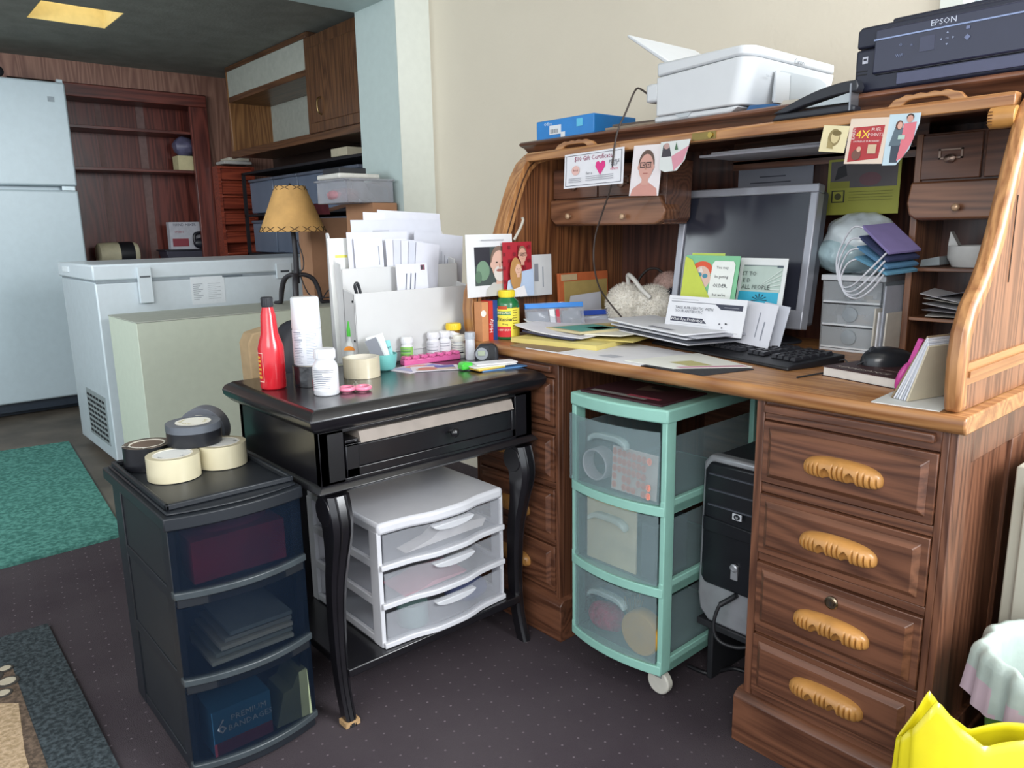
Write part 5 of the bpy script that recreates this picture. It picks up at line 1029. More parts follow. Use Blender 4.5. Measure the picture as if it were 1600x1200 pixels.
quad_sheet('white_paper', 'white printed page curling at the left, near the zip bags', 'paper', [(-1.56, 1.40, 0), (-1.42, 1.40, 0), (-1.41, 1.68, 0), (-1.55, 1.67, 0)], fz+.0240, .002, '#e0dfdf', curl=.022, shp=[(.2, .1+.1*i, .8, .115+.1*i, '#a5a6ad') for i in range(6)])
quad_sheet('booklet', 'booklet with teal and green cover on top of the left paper stack', 'booklet', [(-1.47, 1.40, 0), (-1.33, 1.385, 0), (-1.28, 1.60, 0), (-1.40, 1.62, 0)], fz+.0265, .006, '#c9bd94', shp=[(.08, .05, .95, .6, '#5fa89c'), (.3, .62, .95, .95, '#c9a848'), (.5, .3, .9, .55, '#8ab87c')])
quad_sheet('white_paper', 'narrow white sheet on the right edge of the left paper stack', 'paper', [(-1.33, 1.40, 0), (-1.24, 1.44, 0), (-1.22, 1.72, 0), (-1.31, 1.70, 0)], fz+.0240, .003, '#e2dfce')
# front papers along the desk edge
quad_sheet('brochure', 'white brochure lying along the front edge of the desktop', 'brochure', [(-1.40, 1.262, 0), (-.99, 1.262, 0), (-1.0, 1.46, 0), (-1.25, 1.50, 0)], DZ, .0018, '#dddcdf', shp=[(.5, .15, .62, .3, '#b0b2ba'), (.8, .4, .9, .5, '#9a9ca5')])
quad_sheet('black_folder', 'black folder corner poking out at the front edge of the desktop', 'folder', [(-1.03, 1.262, 0), (-.87, 1.262, 0), (-.835, 1.39, 0), (-1.03, 1.44, 0)], DZ, .0020, '#26262c')
quad_sheet('brochure', 'folded cream brochure with olive picture on the black folder', 'brochure', [(-1.09, 1.28, 0), (-.955, 1.275, 0), (-.845, 1.40, 0), (-1.03, 1.47, 0)], DZ+.0024, .0018, '#e2e2da', shp=[(.45, .3, .85, .6, '#b8b27a'), (.9, .1, 1, .95, '#c88aa0')])
zz = DZ+.0285
for i, (dx, dy, c_, sk, lb) in enumerate(((0, 0, '#d0d0d6', .0, 'bottom white magazine of the mail pile on the keyboard'), (.012, -.008, '#3f424c', .0, 'dark covered magazine second from the bottom of the mail pile'), (-.01, .006, '#dcdde2', .0, 'white folded letter in the middle of the mail pile'), (.02, .004, '#b7b9c2', .0, 'grey printed sheet near the top of the mail pile'), (-.004, -.012, '#e2e3e8', .004, 'topmost bent white letter of the mail pile'))):
    quad_sheet('mail_sheet', lb, 'mail', [(-1.335+dx, 1.515+dy, 0), (-1.02+dx, 1.415+dy, 0), (-.975+dx, 1.55+dy, 0), (-1.29+dx, 1.65+dy, 0)], zz+i*.0058, .0038, c_, curl=sk, shp=[(.5, .1, .8, .2, '#8a8c96')] if i == 4 else None)
ztop = zz+5*.0058
# standing cards in front of monitor: planes facing the camera
def stand(name, label, cat, px0, px1, pyt, pyb, y, shpf, col='#dcdce0', rz=.0, tilt=-10, roll=0, xs=0):
    a, c = ony(px0, pyt, y), ony(px1, pyt, y); d = ony((px0+px1)/2, pyb, y)
    w_, h_ = (c.x-a.x)/math.cos(rz), (a.z+c.z)/2-d.z
    return paper(name, label, cat, ((a.x+c.x)/2, y, d.z), rz, w_, h_/math.cos(math.radians(tilt)), shpf(w_, h_) if shpf else (), col, tilt=math.radians(tilt), roll=math.radians(roll))
def prob(w, h):
    q = [('r', -w*.46, h*.855, w*.46, h*.87, '#3c3e4e'), ('p', [(w*.12, h*.86), (w*.46, h*.86), (w*.46, h*.72), (w*.20, h*.72)], '#3c3e4e'), ('r', -w*.46, h*.93, -w*.1, h*.94, '#9a9ba2'),
         ('p', [(-w*.43, h*.42), (-w*.43, h*.29), (w*.05, h*.29), (-w*.01, h*.42)], '#34364a'), ('r', w*.2, h*.1, w*.45, h*.105, '#4a4c58'), ('r', w*.24, h*.78, w*.42, h*.79, '#b5b6c0')]
    q += [('t', -w*.14, h*.69, .0098, 'TAKE A PROBIOTIC WITH', '#4a4d58'), ('t', -w*.20, h*.59, .0098, 'YOUR ANTIBIOTIC', '#6a6d78'), ('t', -w*.2, h*.355, .0115, 'What Are Probiotics?', '#f2f2f4')]
    q += [('r', -w*.42, h*(.22-.05*i), w*.1, h*(.225-.05*i), '#a9abb2') for i in range(4)]+[('e', w*.22, h*.32, .002, .002, '#4a4c58'), ('e', w*.3, h*.34, .003, .002, '#2a2c34'), ('e', w*.26, h*.22, .002, .002, '#4a4c58')]
    return q
stand('flyer', 'white leaflet headed take a probiotic with your antibiotic, standing on the mail pile', 'flyer', 1036, 1163, 466, 522, 1.52, prob, '#dedfe4', rz=-.05, tilt=-14)
stand('envelope', 'white envelope with handwriting standing right of the probiotic leaflet', 'envelope', 1150, 1205, 474, 540, 1.545, lambda w, h: [('tv', w*.0, h*.5, .012, 'handwritten', '#5a5d68'), ('tv', w*.2, h*.45, .012, 'card note', '#5a5d68')] if False else [('r', w*.02, h*.2, w*.05, h*.8, '#8a8d98'), ('r', w*.2, h*.15, w*.24, h*.6, '#8a8d98')], '#d6d7df', rz=-.1, tilt=-14, roll=4)
stand('envelope', 'white envelope with slanted writing at the right end of the standing mail', 'envelope', 1178, 1222, 476, 545, 1.575, lambda w, h: [('r', -w*.1, h*.3, -w*.05, h*.8, '#7a7d88')], '#cfd2dc', rz=-.15, tilt=-12, roll=6)
def allp(w, h):
    q = [('r', -w*.42, h*.46, w*.42, h*.90, '#b4c4bc'), ('r', -w*.45, h*.28, w*.40, h*.46, '#38a8c8'), ('r', w*.3, h*.86, w*.43, h*.90, '#55606a'), ('r', -w*.4, h*.885, w*.4, h*.895, '#4a545c')]
    for i in range(7): a = i*PI/6; q.append(('p', [(w*.02, h*.32), (w*.02+w*.16*math.cos(a), h*.32+h*.11*math.sin(a)), (w*.02+w*.16*math.cos(a+.15), h*.32+h*.11*math.sin(a+.15))], '#173a48'))
    for i in range(5): q.append(('p', [(-w*.1, h*.5), (w*.42, h*(.5+.08*i)), (w*.42, h*(.52+.08*i))], '#d0dad4'))
    q += [('t', -w*.25, h*.75, .014, 'ST TO', '#3f4a48'), ('t', -w*.29, h*.64, .014, 'E D', '#3f4a48'), ('t', -w*.08, h*.53, .0145, 'ALL PEOPLE', '#3f4a48')]; return q
stand('greeting_card', 'white card printed all people over a blue band, leaning on the monitor', 'card', 1148, 1224, 404, 500, 1.60, allp, '#dfe2e2', rz=-.04, tilt=-10)
def older(w, h):
    q = [('e', -w*.16, h*.76, w*.19, h*.15, '#d8583a'), ('e', -w*.16, h*.6, w*.17, h*.22, '#d9b8a8'), ('e', -w*.2, h*.66, w*.05, h*.04, '#4a8aa0'), ('e', -w*.09, h*.64, w*.05, h*.04, '#4a8aa0'), ('e', -w*.12, h*.5, w*.025, h*.018, '#2a2420'), ('e', w*.02, h*.58, w*.04, h*.06, '#d9b8a8'), ('p', [(-w*.22, h*.70), (-w*.18, h*.82), (-w*.12, h*.70)], '#e2d4cc'),
         ('p', [(w*.0, -.0), (w*.42, 0), (w*.44, h*.86), (w*.40, h*.92), (w*.07, h*.92), (w*.03, h*.86)], '#e6eae5'),
         ('p', [(-w*.5, 0), (-w*.5, h*.99), (-w*.36, h*.93), (w*.13, h*.12), (w*.13, 0)], '#c3cf52')]
    q += [('t', w*.22, h*(.80-.165*i), .0098 if i != 2 else .0125, t_, '#2c2c38') for i, t_ in enumerate(('You may', 'be getting', 'OLDER,', "but we've", 'still got'))]; return q
stand('greeting_card', 'green birthday card with red haired cartoon person saying you may be getting older', 'card', 1062, 1150, 400, 486, 1.575, older, '#7fbf94', rz=-.05, tilt=-10)
stand('card_back', 'pale card edge behind the green birthday card', 'card', 1073, 1126, 396, 480, 1.60, None, '#c3d86a', rz=-.05, tilt=-9)

# monitor
mo = thing('monitor', 'silver framed flat computer monitor with a dark screen on the desktop', 'monitor', (-1.06, 1.74, DZ), 0)
mo2y = 1.69; SIL = pm('#9b9da6', .35, .35, var=.03); tl = math.radians(-8)
Wm, Hm = .378, .335; TM = Matrix.Translation((-1.063+1.06, mo2y-1.74-.025, .052)) @ Matrix.Rotation(math.radians(0), 4, 'Z') @ Matrix.Rotation(tl, 4, 'X')
b = B(); b.T = TM; bz = .020
for q in ((-Wm/2, Wm/2, .0, .045), (-Wm/2, Wm/2, Hm-bz, Hm), (-Wm/2, -Wm/2+bz, .04, Hm-bz+.001), (Wm/2-bz, Wm/2, .04, Hm-bz+.001)): b.box(q[0], q[1], -.018, .012, q[2], q[3], SIL)
b.obj('bezel', mo, bev=.003)
b = B(); b.T = TM; b.box(-Wm/2+bz-.001, Wm/2-bz+.001, -.012, .01, .044, Hm-bz+.001, pm('#2b2d38', .22, var=.02, coat=.3)); b.obj('screen', mo)
b = B(); b.T = TM; b.box(-Wm/2+.006, Wm/2-.006, .0121, .05, .01, Hm-.01, pm('#54565e', .5)); b.box(-.04, .04, .05, .075, .0, .2, pm('#4a4c54', .5)); b.obj('back_housing', mo, bev=.008)
b = B(); b.T = TM; n = 12
for i in range(22):
    for j in range(7): b.box(.04+i*.0055, .0425+i*.0055, -.0188, -.0178, .008+j*.0045, .010+j*.0045, pm('#6d6f78', .5))
b.obj('speaker_grille', mo)
b = B(); b.lathe([(.115, 0), (.115, .006), (.09, .012), (.03, .018), (0, .018)], pm('#3a3c44', .5), (0, .04, 0), 36, sy=.62); b.box(-.045, .045, .055, .085, .01, .22, pm('#3a3c44', .5)); b.obj('stand', mo, bev=.003)

# keyboard
kb = thing('keyboard', 'black keyboard half buried under the mail pile before the monitor', 'keyboard', (-.975, 1.557, DZ), math.radians(-14))
KM = pm('#1e1f24', .4); b = B(); b.prism([(-.085, 0), (.085, 0), (.085, .020), (-.06, .012), (-.085, .007)], 'yz', -.225, .225, KM); b.obj('body', kb, bev=.003)
KK = pm('#2a2b31', .35); b = B()
for r_ in range(5):
    for c_ in range(24):
        if c_ in (15, 19): continue
        x = -.212+c_*.0176; y = -.045+r_*.0235; z = .0135+(.0055)*(y+.06)/.145
        b.hexa([(x, y, z), (x+.0145, y, z), (x+.0145, y+.020, z+.001), (x, y+.020, z+.001)], [(x+.002, y+.002, z+.007), (x+.0125, y+.002, z+.007), (x+.0125, y+.017, z+.008), (x+.002, y+.017, z+.008)], KK)
kk = b.obj('keys', kb); kk['kind'] = 'stuff'
b = B(); b.tube([(.20, .06, .0), (.235, .07, .012), (.245, .075, .002)], .002, KM); b.obj('foot', kb)
# mouse on a book
p = D_(1350, 583); bo = thing('book', 'thick paperback book with dark red-brown cover under the computer mouse', 'book', (-.605, 1.515, DZ), math.radians(-12))
b = B(); b.box(-.080, .075, -.105, .11, .0015, .018, pm('#d2cec8', .8)); b.obj('page_block', bo)
b = B(); b.box(-.082, .077, -.107, .112, 0, .0015, pm('#3a2424', .5)); b.box(-.082, .077, -.107, .112, .018, .0195, pm('#40282a', .45)); b.box(.075, .077, -.107, .112, 0, .0195, pm('#3a2424', .5))
b.text('DEMOCRACY', -.012, -.082, .019, fl('#c9c0b8'), y=0, plane='xy') if False else None
b.T = Matrix.Translation((0, 0, .0198)); _flat_text(b, 'RENAISSANCE', -.01, -.083, .018, fl('#cfc6be'), 0); _flat_text(b, 'a history', .03, -.05, .014, fl('#c0a8a0'), 0); b.T = Matrix.Identity(4)
b.obj('cover', bo)
mz_ = DZ+.0197
ms_ = thing('mouse', 'black computer mouse resting on the book', 'mouse', (-.625, 1.54, mz_), math.radians(62))
b = B()
def mf(u, v):
    t, p_ = u*2*PI, v*PI/2; x, y = math.cos(t)*math.sin(p_), math.sin(t)*math.sin(p_); k = .036*(1-.08*x)
    return (x*.062, y*k, .034*math.cos(p_)**.7*(1-.25*x-.15*x*x) if v < 1 else 0)
b.grid(mf, 30, 12, pm('#24272c', .3, coat=.3), True); b.obj('body', ms_, smooth=80)
b = B(); b.lathe([(.0, -.003), (.007, -.003), (.008, 0), (.007, .003), (0, .003)], pm('#3a3d44', .4), (-.042, 0, .029), 16, 'y'); b.obj('wheel', ms_)
b = B(); b.tube([(-.06, 0, .008), (-.09, .02, -.012), (-.13, .03, -.017), (-.2, .01, -.018)], .0018, pm('#2a2c30', .5)); b.obj('cord', ms_, smooth=60)

# small clear drawer organizer
og = thing('mini_drawers', 'small white and clear three drawer organizer on the desktop right of the monitor', 'drawer unit', (-.80, 1.80, DZ), 0)
OGW = pm('#d9dce0', .4, var=.02); OGG = glassy('#d9dee2', .3, .3)
b = B(); hx, hy = .072, .065
for sx in (-1, 1): b.box(min(sx*hx, sx*(hx-.004)), max(sx*hx, sx*(hx-.004)), -hy, hy, 0, .165, OGG)
b.box(-hx, hx, hy-.003, hy, 0, .165, OGW); b.box(-hx-.003, hx+.003, -hy-.004, hy+.002, .165, .178, OGW); b.box(-hx, hx, -hy, hy, 0, .006, OGW)
b.obj('case', og, bev=.002)
for i in range(3):
    z0 = .009+i*.053; b = B(); b.box(-hx+.006, hx-.006, -hy-.003, -hy-.001, z0, z0+.048, OGG); b.box(-hx+.006, hx-.006, -hy-.001, hy-.01, z0, z0+.0015, OGG); b.box(-hx+.006, hx-.006, -hy-.005, -hy, z0-.001, z0+.003, OGW); d = b.obj('drawer', og)
    b = B(); b.lathe([(.018, -.001), (.017, -.004), (0, -.006)], glassy('#aeb6bc', .6, .3), (0, -hy-.003, z0+.026), 20, 'y', sy=1); b.obj('pull', d, smooth=60)
    b = B(); rr = random.Random(i)
    for k in range(5): x = rr.uniform(-.05, .03); b.box(x, x+rr.uniform(.01, .03), -.05+k*.015, -.045+k*.015, z0+.002, z0+.006+rr.uniform(0, .02), fl(rr.choice(['#b9a690', '#e0ddd6', '#8d9096', '#c98a5c'])))
    b.obj('contents', d)
# plastic bag of masks
BG = pm('#c4ced2', .25, var=.12, scale=18, bump=.6, bscale=30, coat=.5)
b = B(); b.blob((0, 0, .068), .088, .075, .072, BG, 48, 30, noise=.075, seed=2); b.blob((-.02, -.02, .045), .085, .065, .045, pm('#a4bcc2', .25, var=.15, scale=20, bump=.6, bscale=30, coat=.5), 40, 24, noise=.07, seed=5)
o = b.obj('plastic_bag', smooth=80); o.location = (-.812, 1.79, DZ+.180); tag(o, 'puffy clear plastic bag with pale blue contents on top of the small organizer', 'bag')
# face masks
for i, (c_, dx, dz, rz_, lb) in enumerate((('#6fa8c4', -.0, .0, 20, 'light blue face mask lowest in the mask pile, loops hanging'), ('#5f8fb4', .006, .018, 26, 'mid blue face mask in the middle of the mask pile'), ('#3c4468', .012, .036, 31, 'navy face mask near the top of the mask pile'), ('#8f83b8', .022, .055, 36, 'lavender face mask topmost in the mask pile by the pigeonholes'))):
    o = thing('face_mask', lb, 'mask', (-.715+dx*.4, 1.70-dx*.2, DZ+.205+dz), math.radians(-20)); o.rotation_euler = (math.radians(4), math.radians(rz_), math.radians(-20))
    b = B()
    for k in range(3): b.box(-.048, .048, -.045, .04, .002*k, .002*k+.0015, pm(c_, .8, var=.05))
    b.obj('pleats', o, bev=.001)
    for sx in (-1,):
        b = B(); hx_ = .035+.012*i
        b.tube([(-.042, -.042, .002), (-.052-.003*i, -.055, -.012), (-.050, -.064, -.045-.012*i), (-.022+.006*i, -.068, -.07-.016*i), (.012+.004*i, -.066, -.066-.012*i), (.036, -.06, -.035-.006*i), (.042, -.046, 0)], .0022, pm('#d2d4dc', .7), 6); b.obj('ear_loop', o, smooth=60)
# upright envelopes between organizer and pigeonholes
for i in range(4):
    xx = -.722+i*.0085; b = B(); b.box(-.0018, .0018, -.055, .05, 0, .11-.008*(i % 2)+(.05 if i == 2 else 0), pm(['#c3beb4', '#d6d6da', '#a9adb8', '#c9c4ba'][i], .7)); o = b.obj('upright_envelope'); o.location = (xx, 1.745, DZ); o.rotation_euler = (0, math.radians(2), math.radians(-8))
    tag(o, 'upright envelope on edge beside the small organizer, ' + ['nearest the organizer', 'second from the organizer', 'the tall third one', 'nearest the pigeonholes'][i], 'envelope')
# stuff in the pigeonholes
b = B(); b.lathe([(.001, .0), (.045, .001), (.055, .02), (.055, .045), (.052, .045), (.05, .02)], pm('#c9c9c6', .5), (0, 0, 0), 28, cap=False); b.prism([(-.055, .04), (-.052, .075), (-.035, .045)], 'xz', -.01, .01, pm('#c9c9c6', .5)); o = b.obj('white_dish', smooth=60); o.location = (-.572, 1.80, .9645); tag(o, 'white plastic dish with a raised lip in the upper pigeonhole', 'dish')
b = B(); b.prism([(-.028, 0), (.012, .004), (.010, .022), (-.026, .014)], 'xz', -.05, .05, glassy('#b8c4c8', .5, .2)); o = b.obj('plastic_wrap'); o.location = (-.643, 1.815, .965); tag(o, 'flat clear wrapped packet left of the white dish', 'packet')
r_ = random.Random(11)
for i in range(6):
    b = B(); b.box(-.055, .055, -.045, .045, 0, .0012, pm(['#b8b4ae', '#8e8a90', '#c9c9cc', '#a7a39a', '#d0cfd2', '#70707a'][i], .7)); o = b.obj('receipt'); o.location = (-.60+r_.uniform(-.006, .02), 1.79, .862+i*.0095); o.rotation_euler = (math.radians(r_.uniform(-2, 4)), math.radians(r_.uniform(-14, 12)) if i else 0, math.radians(r_.uniform(-12, 12)))
    tag(o, 'loose paper slip in the middle pigeonhole, ' + ['bottom one', 'second from the bottom', 'third from the bottom', 'third from the top', 'second from the top', 'topmost'][i], 'paper slip')
b = B(); b.box(-.03, .03, -.03, .03, 0, .045, pm('#3a3a40', .6)); b.lathe([(.02, .045), (.015, .055), (0, .056)], pm('#585a60', .4)); o = b.obj('small_jar', bev=.004); o.location = (-.60, 1.81, DZ+.0005); tag(o, 'dark small jar in the bottom pigeonhole', 'jar')
# envelope bundle at the right side panel, leaning
a = onz(1470, 640, DZ)
flatpaper('large_envelope', 'large white envelope lying flat at the right front corner of the desktop', 'envelope', (-.49, 1.325, DZ), math.radians(4), .105, .115, [], '#d8dad8', t=.0015)
bn = [(0, '#8a7860', 'brown paper at the back of the leaning envelope bundle'), (.008, '#d6d6dc', 'white envelope second from the back of the leaning bundle'), (.016, '#c6cad4', 'pale blue-white envelope third from the back of the leaning bundle'), (.024, '#dcdde2', 'white envelope in the middle of the leaning bundle'), (.032, '#b9bdc8', 'grey-white envelope third from the front of the leaning bundle'), (.040, '#d2d5dd', 'white envelope second from the front of the leaning bundle'), (.048, '#c9bfa8', 'cream envelope at the front of the leaning bundle')]
for i, (d_, c_, lb) in enumerate(bn):
    b = B(); b.box(-.0016, .0016, -.075, .06, 0, .125-.004*i, pm(c_, .65, var=.03)); o = b.obj('leaning_envelope', bev=.0005); o.location = (-.505+d_*.62, 1.385-.002*i, DZ+.0025); o.rotation_euler = (0, math.radians(27-1.6*i), math.radians(-16)); tag(o, lb, 'envelope')
b = B(); b.blob((0, 0, .028), .01, .02, .028, pm('#d04aa0', .4, coat=.3), noise=.03); b.box(-.004, .004, .0, .01, .05, .10, pm('#d04aa0', .4)); o = b.obj('pink_brush', smooth=60); o.location = (-.545, 1.385, DZ+.0005); o.rotation_euler = (0, math.radians(18), 0); tag(o, 'magenta plastic piece tucked behind the leaning envelope bundle', 'clip')
# earmuffs
p = D_(988, 500); fur = pm('#ebe6dc', .95, var=.08, scale=60, bump=1.0, bscale=130)
FX, FY = -1.40, 1.715
em = thing('earmuffs', 'fluffy cream earmuffs with a pale headband, left of the monitor', 'earmuffs', (FX, FY, DZ+.012), math.radians(20))
zb2 = .03
b = B(); b.blob((-.045, 0, .062), .058, .051, .058, fur, 64, 40, noise=.02, seed=1); fuzz(b, (-.045, 0, .062), .058, .051, .058, 5000, .010, fur, 1); b.obj('ear_pad', em, smooth=80)
b = B(); b.blob((.035, -.01, .062), .062, .05, .056, fur, 64, 40, noise=.02, seed=6); fuzz(b, (.035, -.01, .062), .062, .05, .056, 5000, .010, fur, 2); b.obj('ear_pad', em, smooth=80)
b = B(); b.tube([(-.04, 0, .115), (-.035, -.02, .148), (-.01, -.045, .14), (.02, -.065, .115), (.05, -.07, .09)], .0065, pm('#d5d2cc', .5), 10); b.obj('headband', em, smooth=60)
for nm, lb, c_, loc_, s_ in (('pink_pompom', 'beige-pink fuzzy pad behind the cream earmuffs', '#b89a90', (-1.405, 1.81, DZ+.06), (.05, .045, .05)), ('pink_pompom', 'upper beige-pink fuzzy pad next to the monitor edge', '#c2a49a', (-1.375, 1.81, DZ+.128), (.045, .04, .035)), ('navy_pompom', 'dark navy fuzzy pad between earmuffs and monitor', '#22263a', (-1.315, 1.76, DZ+.075), (.035, .04, .05))):
    b = B(); b.blob((0, 0, 0), *s_, pm(c_, .95, var=.15, scale=60, bump=.8, bscale=120), 40, 24, noise=.02, seed=len(c_)); fuzz(b, (0, 0, 0), *s_, 3000, .008, pm(c_, .95, var=.15, scale=60, bump=.8, bscale=120), 3); o = b.obj(nm, smooth=80); o.location = loc_; tag(o, lb, 'pompom')
b = B(); b.tube([(-1.41, 1.83, DZ+.155), (-1.44, 1.83, DZ+.172), (-1.47, 1.82, DZ+.165), (-1.50, 1.81, DZ+.12), (-1.50, 1.79, DZ+.03)], .004, pm('#2c2624', .6), 8); tag(b.obj('black_headband', smooth=60, world=(-1.47, 1.81, DZ)), 'thin dark headband arching behind the cream earmuffs', 'headband')
# back panel papers
def onback(px0, px1, pyt, pyb, y=1.885): a, c = ony(px0, pyt, y), ony(px1, pyt, y); d = ony(px0, pyb, y); return (a.x+c.x)/2, c.x-a.x, (a.z+c.z)/2, d.z
cx2, w2, zt3, zb3 = onback(1155, 1272, 261, 292); zb3 -= .16
paper('note_sheet', 'grey-white typed sheet taped to the desk back above the monitor', 'paper', (cx2, 1.884, zb3), 0, w2, zt3-zb3, [('r', -w2*.2, zt3-zb3-.025, w2*.15, zt3-zb3-.022, '#5a5c68'), ('r', -w2*.33, zt3-zb3-.04, w2*.22, zt3-zb3-.037, '#5a5c68'), ('r', -w2*.45, zt3-zb3-.052, w2*.36, zt3-zb3-.049, '#5a5c68')], '#a9acb8')
cx2, w2, zt3, zb3 = onback(1296, 1410, 246, 336, 1.80); h2 = zt3-zb3
paper('calendar_print', 'framed olive and dark print with a tree sketch hanging left of the pigeonholes', 'print', (cx2, 1.80, zb3), 0, w2, h2, [('r', -w2*.46, h2*.48, w2*.46, h2*.96, '#5a5658'), ('r', -w2*.46, h2*.48, -w2*.18, h2*.6, '#8a8a34'), ('p', [(-w2*.4, h2*.62), (-w2*.36, h2*.85), (-w2*.25, h2*.9), (-w2*.22, h2*.7)], '#26262a'), ('e', w2*.1, h2*.62, w2*.15, h2*.12, '#6a4a50'), ('r', -w2*.43, h2*.22, -w2*.24, h2*.44, '#2c2c26'), ('r', -w2*.41, h2*.24, -w2*.26, h2*.42, '#97983c'), ('e', -w2*.335, h2*.33, w2*.05, h2*.06, '#4a4a2c')]+[('r', -w2*.18, h2*(.4-.05*i), w2*.42, h2*(.405-.05*i), '#5a5a28') for i in range(4)], '#97983c')
# papers in the slot
for i, (x0, x1, c_, lb) in enumerate(((-1.15, -.72, '#a7a6ae', 'long grey-white paper tucked in the slot under the roll'), (-1.13, -.78, '#c6c6cd', 'upper bundle of white papers in the slot under the roll'))):
    b = B(); b.box(x0, x1, 1.62+.02*i, 1.84, 0, .006, pm(c_, .7)); o = b.obj('slot_paper', bev=.001); o.data.transform(Matrix.Translation((0, 0, 0))); o.location = (0, 0, 1.223+i*.0065); tag(o, lb, 'paper')

# hanging slips on the roll rail
HY = 1.466
def slip(name, label, cat, pxs, shpf, col, tilt=4, roll=0, poly=None):
    (x0, x1, yt, yb) = pxs; a, c = ony(x0, yt, HY), ony(x1, yt, HY); d = ony((x0+x1)/2, yb, HY); w_, h_ = c.x-a.x, (a.z+c.z)/2-d.z
    pl = [(u*w_, v*h_) for u, v in poly] if poly else None
    return paper(name, label, cat, ((a.x+c.x)/2, HY-.012, d.z), 0, w_, h_, shpf(w_, h_), col, tilt=math.radians(-tilt), roll=math.radians(roll), poly=pl)
def gift(w, h):
    q = [('r', -w*.47, h*.93, w*.47, h*.945, '#3a3c48'), ('r', -w*.47, h*.055, w*.47, h*.07, '#3a3c48'), ('r', -w*.47, h*.055, -w*.462, h*.94, '#3a3c48'), ('r', w*.462, h*.055, w*.47, h*.94, '#3a3c48')]
    q += [('t', 0, h*.82, .0165, '$10 Gift Certificate', '#8c2050')]
    hx, hz, s = w*.13, h*.52, h*.2
    q += [('p', [(hx, hz-s*1.1), (hx+s*.95, hz+s*.15), (hx+s*.85, hz+s*.75), (hx+s*.4, hz+s*.9), (hx, hz+s*.55), (hx-s*.4, hz+s*.9), (hx-s*.85, hz+s*.75), (hx-s*.95, hz+s*.15)], '#d0307c')]
    q += [('e', -w*.29, h*.5, w*.07, h*.14, '#d8b0a8'), ('t', -w*.29, h*.5, .009, 'Brick', '#7a3a3a'), ('t', w*.36, h*.64, .010, 'PEOPLE', '#3a3c48'), ('t', w*.36, h*.55, .010, 'HELP', '#3a3c48'), ('t', w*.36, h*.44, .011, 'offers', '#c03060'), ('t', -w*.05, h*.38, .011, 'for a', '#3a3c48')]
    q += [('r', -w*.4, h*(.26-.05*i), -w*.18, h*(.272-.05*i), '#6a6c78') for i in range(3)]+[('r', w*-.1, h*(.28-.055*i), w*.36, h*(.292-.055*i), '#6a6c78') for i in range(3)]; return q
slip('gift_certificate', 'white ten dollar gift certificate with pink heart hanging from the roll rail', 'coupon', (886, 979, 236, 291), gift, '#d9d9de', roll=-1)
slip('portrait_print', 'photo of a man wearing glasses against white, hanging from the roll rail', 'photo', (989, 1035, 226, 306), lambda w, h: [('p', [(-w*.46, 0), (-w*.4, h*.14), (-w*.14, h*.26), (w*.14, h*.26), (w*.42, h*.14), (w*.46, 0)], '#c08a80')]+person_print(0, h*.58, h*.33, '#c6968a', '#5f4a42', glasses=True), '#d9d2d4', roll=2, tilt=6)
slip('torn_picture', 'small torn picture with pink corner hanging right of the man photo', 'picture', (1036, 1082, 220, 268), lambda w, h: [('p', [(-w*.45, h*.5), (-w*.4, h*.9), (-w*.2, h*.9), (-w*.1, h*.5)], '#3c3a40'), ('p', [(w*.0, h*.02), (w*.3, h*.3), (w*.48, h*.8), (-w*.1, h*.5)], '#c88a98'), ('e', -w*.28, h*.85, w*.1, h*.1, '#b0908a'), ('p', [(0, h*.7), (w*.05, h*.95), (w*.12, h*.7)], '#4a6a50')], '#ccd0ce', poly=[(-.5, .1), (-.3, 0), (.1, .02), (.35, .35), (.5, 1), (-.5, 1)])
slip('sketch_note', 'cream slip with pencil sketch of a long haired head hanging from the rail', 'drawing', (1286, 1326, 197, 238), lambda w, h: [('e', 0, h*.55, w*.24, h*.33, '#8a7a50'), ('e', w*.04, h*.58, w*.16, h*.24, '#c8b88a'), ('e', w*.08, h*.72, w*.18, h*.1, '#6f6038'), ('p', [(-w*.2, h*.15), (-w*.22, h*.5), (0, h*.3), (w*.05, h*.12)], '#9a8a5c')], '#d9cda4', roll=8)
def fuel(w, h):
    return [('p', [(-w*.42, h*.04), (w*.38, h*.12), (w*.42, h*.84), (-w*.40, h*.80)], '#a83438'), ('t', -w*.12, h*.64, .021, '4X', '#e8c440'), ('t', w*.22, h*.74, .0085, 'FUEL', '#e8d8d4'), ('t', w*.22, h*.63, .0085, 'POINTS', '#e8d8d4'), ('tv', -w*.35, h*.66, .008, 'EARN', '#e8d8d4'), ('t', 0, h*.49, .0045, 'ON FRIDAY PURCHASES', '#e8d8d4'), ('e', -w*.2, h*.2, w*.12, h*.12, '#6e4a40'), ('e', -w*.15, h*.32, w*.06, h*.06, '#c9a08c'), ('r', w*.08, h*.22, w*.30, h*.42, '#c4ac90')]
slip('fuel_coupon', 'red fuel points coupon with yellow 4X hanging from the roll rail', 'coupon', (1328, 1388, 185, 256), fuel, '#d6c4b4', roll=4)
